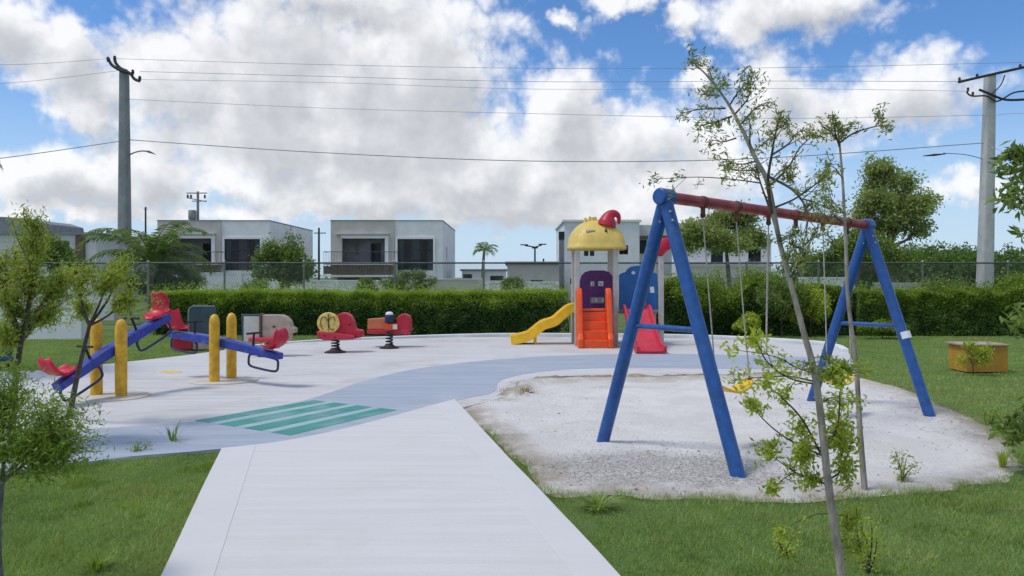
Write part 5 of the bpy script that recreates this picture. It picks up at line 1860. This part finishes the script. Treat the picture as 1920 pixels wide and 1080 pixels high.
# ---- foreground sapling, right
def px_sapling(label, Y, trunk, r_tr, branches, clusters, leaf, L, W, bark, per=24, spread=.03, jit=.05, extra_leaf=None):
    base = P(trunk[0][0], trunk[0][1], Y)
    base.z = 0
    T = thing('sapling', label, 'sapling', base)
    line = smooth_line([P(x, y, Y + dy) for x, y, dy in trunk], 5)
    rad = list(np.interp(np.linspace(0, 1, len(line)), np.linspace(0, 1, len(r_tr)), r_tr))
    line[0].z = -.04
    MB().tube(line, rad, 10).build('trunk', bark, T, True)
    cs, ax, ends = [], [], []
    wood = list(line)
    for br, r in branches:
        d0 = 0.
        pts = []
        sl_ = random.uniform(-1, 1) * jit * 3
        for i, (x, y) in enumerate(br):
            pts.append(P(x, y, Y + sl_ * i))
        pts = smooth_line(pts, 4)
        r = r * 1.15
        rd = [r * (1 - .7 * i / (len(pts) - 1)) for i in range(len(pts))]
        m_ = MB()
        m_.tube(pts, rd, 6)
        # side twiglets near the end
        for k in range(10):
            i = random.randint(len(pts) // 4, len(pts) - 1)
            d_ = (pts[min(i + 1, len(pts) - 1)] - pts[i - 1]).normalized()
            e = pts[i] + d_ * random.uniform(.02, .07) + Vector([random.gauss(0, .022) for _ in range(3)])
            m_.tube([pts[i], pts[i].lerp(e, .5) + Vector([random.gauss(0, .004) for _ in range(3)]), e], [r * .35, r * .28, r * .15], 5)
            ends.append((e, d_, 1.))
        wood += pts
        m_.build('branch', 'twig', T, True)
        ends.append((pts[-1], (pts[-1] - pts[-3]).normalized(), 2.))
    for (x, y, sx, sy, cnt) in clusters:
        m_ = MB()
        own = list(wood)
        for _ in range(cnt):
            p = P(x + random.gauss(0, sx * .5), y + random.gauss(0, sy * .5), Y + random.gauss(0, max(sx, sy) * .45 * Y / F))
            q_ = min(own, key=lambda v: (v - p).length)
            tw_ = curve(q_, p, 3, .12)
            own += tw_[1:]
            m_.tube(tw_, [.0022 * Y / 3, .0018 * Y / 3, .0014 * Y / 3, .0008 * Y / 3], 5)
            d_ = (tw_[-1] - tw_[-2]).normalized()
            ends.append((p, d_, 1.))
            ends.append((tw_[2], d_, .5))
        m_.build('twigs', 'twig', T, True, kind='stuff')
    for p, d_, k in ends:
        for _ in range(int(per * k)):
            cs.append(tuple(p + Vector([random.gauss(0, spread * .55) for _ in range(3)]) - d_ * random.uniform(0, spread * 1.2)))
            ax.append(tuple(d_ * .8 + Vector([random.gauss(0, .6) for _ in range(3)])))
    mesh_np('leaves', leaf_points(np.array(cs), L, W, unit(np.array(ax)), .3), 4, leaf, T)
    return T


# upper, sparser crown: sage leaves; the lower shoots carry a brighter, younger green (same sapling)
tr_ = [(1592, 1250, 0), (1578, 1080, 0), (1556, 930, 0), (1531, 720, .02), (1506, 620, .03), (1482, 530, .03), (1461, 450, .02), (1440, 345, 0), (1418, 300, 0), (1392, 244, .02), (1362, 189, .04), (1325, 141, .05), (1303, 122, .06)]
br_ = [([(1462, 452), (1446, 400), (1424, 337), (1418, 305)], .006), ([(1447, 400), (1440, 340), (1448, 285), (1453, 255), (1464, 214)], .006),
       ([(1441, 350), (1477, 315), (1499, 278), (1523, 255)], .005), ([(1448, 290), (1478, 270), (1494, 250), (1508, 245)], .004), ([(1453, 262), (1440, 262), (1431, 268)], .003),
       ([(1445, 333), (1485, 355), (1510, 387), (1514, 420), (1499, 490)], .005), ([(1455, 388), (1490, 373), (1530, 345), (1548, 332)], .004), ([(1500, 372), (1530, 380), (1570, 398)], .003),
       ([(1359, 203), (1330, 204), (1306, 206), (1279, 212)], .004), ([(1372, 218), (1340, 229), (1316, 235), (1308, 242)], .0035), ([(1350, 180), (1325, 178), (1311, 177)], .003),
       ([(1380, 259), (1355, 266), (1338, 263), (1333, 270)], .003), ([(1415, 303), (1390, 308), (1366, 303)], .0035), ([(1420, 318), (1385, 320), (1362, 312)], .003),
       ([(1378, 214), (1402, 185), (1407, 160)], .004), ([(1391, 231), (1416, 203), (1434, 193)], .004), ([(1369, 196), (1386, 170), (1400, 158)], .003), ([(1406, 270), (1406, 240), (1405, 222)], .003),
       ([(1336, 152), (1330, 132), (1322, 120)], .003), ([(1350, 170), (1352, 160), (1358, 157)], .0025), ([(1310, 128), (1303, 120), (1297, 116)], .003),
       ([(1424, 343), (1380, 337), (1310, 332), (1222, 336)], .0028),
       ([(1440, 345), (1468, 318), (1482, 335)], .003), ([(1495, 490), (1512, 455), (1545, 440), (1562, 452)], .0035), ([(1482, 520), (1512, 470), (1530, 430)], .004)]
cl_ = [(1485, 465, 26, 22, 20), (1480, 332, 14, 14, 6), (1345, 235, 20, 14, 6), (1535, 690, 30, 26, 12), (1470, 230, 18, 18, 6), (1515, 252, 22, 10, 6), (1520, 390, 30, 24, 8), (1545, 330, 16, 14, 4), (1500, 430, 22, 18, 7)]
px_sapling('leaning foreground sapling with sparse crown crossing the red swing beam', 3.05, tr_, [.0195, .0172, .0158, .0138, .0118, .0105, .0098, .0102, .0092, .007, .0054, .004, .0023], br_, cl_, 'leaf_sage', .026, .0062, 'bark_pale', 9, .021)
br2 = [([(1528, 720), (1480, 709), (1440, 680), (1424, 652), (1413, 634)], .004), ([(1538, 849), (1504, 786), (1465, 745), (1442, 726), (1430, 718)], .004), ([(1543, 855), (1475, 822), (1430, 785), (1410, 758)], .0042),
       ([(1550, 908), (1500, 890), (1468, 870), (1440, 848)], .004), ([(1530, 716), (1480, 706), (1430, 707), (1378, 714)], .004), ([(1530, 700), (1495, 690), (1452, 668), (1370, 655)], .003),
       ([(1534, 760), (1560, 745), (1600, 752)], .003), ([(1550, 900), (1575, 885), (1590, 850), (1600, 820)], .004), ([(1545, 850), (1570, 800), (1575, 740), (1580, 700)], .004), ([(1527, 705), (1560, 690), (1592, 690)], .003),
       ([(1540, 840), (1512, 838), (1500, 880), (1520, 905)], .003)]
cl2 = [(1572, 815, 26, 56, 44), (1509, 848, 16, 40, 24), (1567, 700, 26, 24, 16), (1413, 634, 8, 16, 7), (1407, 758, 10, 14, 7), (1442, 848, 18, 12, 9), (1451, 914, 7, 12, 7), (1522, 900, 16, 18, 8), (1475, 745, 14, 16, 5), (1500, 800, 14, 20, 7), (1590, 890, 20, 24, 10),
       (1595, 985, 22, 30, 14), (1470, 1000, 16, 12, 5), (1610, 1020, 16, 34, 10)]
px_sapling('bright leafy shoots on thin arching twigs low round the leaning sapling', 3.12, [(1592, 1250, 0), (1574, 1080, .03), (1552, 930, .03), (1529, 722, .05)], [.008, .007, .006, .004], br2, cl2, 'leaf_young', .030, .0115, 'twig', 9, .026)
# second thin sapling tied upright
px_sapling('straight thin sapling with flat forked top right of the leaning one', 5.4, [(1622, 926, 0), (1612, 800, 0), (1605, 680, 0), (1590, 560, 0), (1585, 440, 0), (1580, 340, 0), (1574, 268, 0), (1571, 240, 0)], [.022, .019, .016, .013, .011, .009, .007, .005],
           [([(1574, 275), (1565, 245), (1562, 222)], .006), ([(1574, 268), (1600, 250), (1630, 240), (1652, 236), (1664, 242)], .006), ([(1640, 238), (1648, 225), (1645, 213)], .004), ([(1574, 270), (1560, 250), (1545, 240)], .005),
            ([(1574, 264), (1585, 245), (1600, 232)], .005), ([(1580, 335), (1565, 315), (1550, 310)], .004), ([(1584, 420), (1560, 400), (1545, 372)], .005), ([(1583, 400), (1560, 375), (1548, 340)], .005)],
           [(1575, 238, 16, 10, 8), (1548, 330, 16, 20, 6), (1556, 400, 16, 20, 5)], 'leaf_sage', .045, .011, 'bark_pale', 7, .032)
# branch tips of a tree standing just outside the right edge
px_sapling('broad leaved young tree at the right edge, only its left side showing', 6.0, [(1985, 900, 0), (1978, 700, 0), (1970, 500, 0), (1955, 360, 0), (1950, 280, 0)], [.035, .03, .025, .02, .01],
           [([(1955, 340), (1930, 300), (1905, 290), (1890, 298)], .008), ([(1960, 380), (1925, 320), (1890, 318)], .007), ([(1965, 430), (1930, 390), (1900, 370), (1884, 376)], .007), ([(1970, 520), (1940, 450), (1916, 430)], .007),
            ([(1975, 620), (1940, 610), (1905, 590)], .006), ([(1978, 700), (1930, 760), (1880, 800)], .008)],
           [(1900, 295, 14, 8, 5), (1895, 372, 12, 10, 5), (1915, 340, 10, 20, 4), (1905, 810, 22, 30, 16), (1910, 600, 16, 30, 6)], 'leaf_mid', .11, .035, 'bark', 5, .07)

# weeds and low plants
tuft('weed', 'dark spiky weed at the lawn edge left of the walkway', G(322, 834), 16, .20, .16, .016, 'leaf_mid')
tuft('weed', 'low weed on the slab edge left of the spiky one', G(262, 850), 60, .10, .12, .02, 'leaf_shrub', bladey=False)
tuft('weed', 'light green weed on the sand beyond the foreground sapling', G(1690, 905), 90, .22, .14, .022, 'leaf_feather', bladey=False)
tuft('weed', 'bright grass clump at the right end of the sand', G(1880, 880), 46, .17, .08, .012, 'leaf_young')
tuft('weed', 'lush grass clump at the walkway side of the front lawn', G(1120, 955), 150, .10, .20, .010, 'grass_blade')
tuft('weed', 'leafy weed on the lawn edge at the right of the sand', G(1850, 800), 70, .18, .2, .025, 'leaf_shrub', bladey=False)
tuft('weed', 'dry tuft at the left end of the sand bank', G(985, 742), 90, .12, .22, .012, 'leaf_dry')
tuft('weed', 'small light plant at the bottom edge before the sapling', G(1470, 1040), 90, .16, .12, .018, 'leaf_young', bladey=False)
tuft('weed', 'yellow green plant at the bottom edge right of the sapling stem', G(1625, 1075), 150, .32, .13, .02, 'leaf_young', bladey=False)
tuft('weed', 'small yellowish weed low in the left lawn', G(180, 1070), 60, .08, .12, .010, 'leaf_shrub')

# ochre box with a bush at its left
g0, g1 = G(1838, 700), G(1890, 700)
T = thing('wooden_box', 'ochre wooden box standing on the right lawn', 'box', ((g0.x + g1.x) / 2, g0.y + .25, 0))
bh = 52 / F * g0.y
nb = 1
for i in range(nb):
    z0, z1 = .02 + (bh - .03) * i / nb, .02 + (bh - .03) * (i + 1) / nb - .004
    MB().box2((g0.x - .22, g0.y, z0), (g1.x, g0.y + .03, z1)).build('plank', 'ochre_box', T, False, .004)
    for x in (g0.x - .22, g1.x - .03):
        MB().box2((x + .0005, g0.y + .031, z0), (x + .0295, g0.y + .5, z1)).build('plank', 'ochre_box', T, False, .004)
MB().box2((g0.x - .21, g0.y + .47, .02), (g1.x - .035, g0.y + .5, bh - .012)).build('back_board', 'ochre_box', T)
MB().box2((g0.x - .27, g0.y - .02, bh - .008), (g1.x + .02, g0.y + .52, bh + .022)).build('lid', 'beige_board', T, False, .006)
shrub('yellow leaved bush at the left end of the ochre box', G(1800, 700).x, 11.72, .62, .68, 90, 'leaf_young', .05, .022, per=10)
# blue bench end at the left edge
b0 = G(14, 690)
T = thing('bench', 'blue bench at the left edge on the grass', 'bench', (b0.x - .5, b0.y, 0))
k = b0.y / F
zt_ = HC + (HZ - 656) * k
for i in range(2):
    MB().box2((b0.x - 1.1, b0.y, zt_ - .09 - i * .11), (b0.x + .08, b0.y + .04, zt_ - i * .11)).build('back_slat', 'blue_bench', T, False, .008)
for i in range(3):
    MB().box2((b0.x - 1.1, b0.y - .12 - i * .12, .30), (b0.x + .06, b0.y - .02 - i * .12, .33)).build('seat_slat', 'blue_bench', T, False, .008)
for x in (b0.x - 1.0, b0.x - .05):
    for y in (b0.y - .36, b0.y + .042):
        MB().box2((x, y, 0), (x + .05, y + .04, .30 if y < b0.y else zt_ - .01)).build('leg', 'dark_metal', T, False, .004)
    MB().box2((x + .002, b0.y - .40, .255), (x + .048, b0.y + .04, .298)).build('bracket', 'dark_metal', T, False, .004)
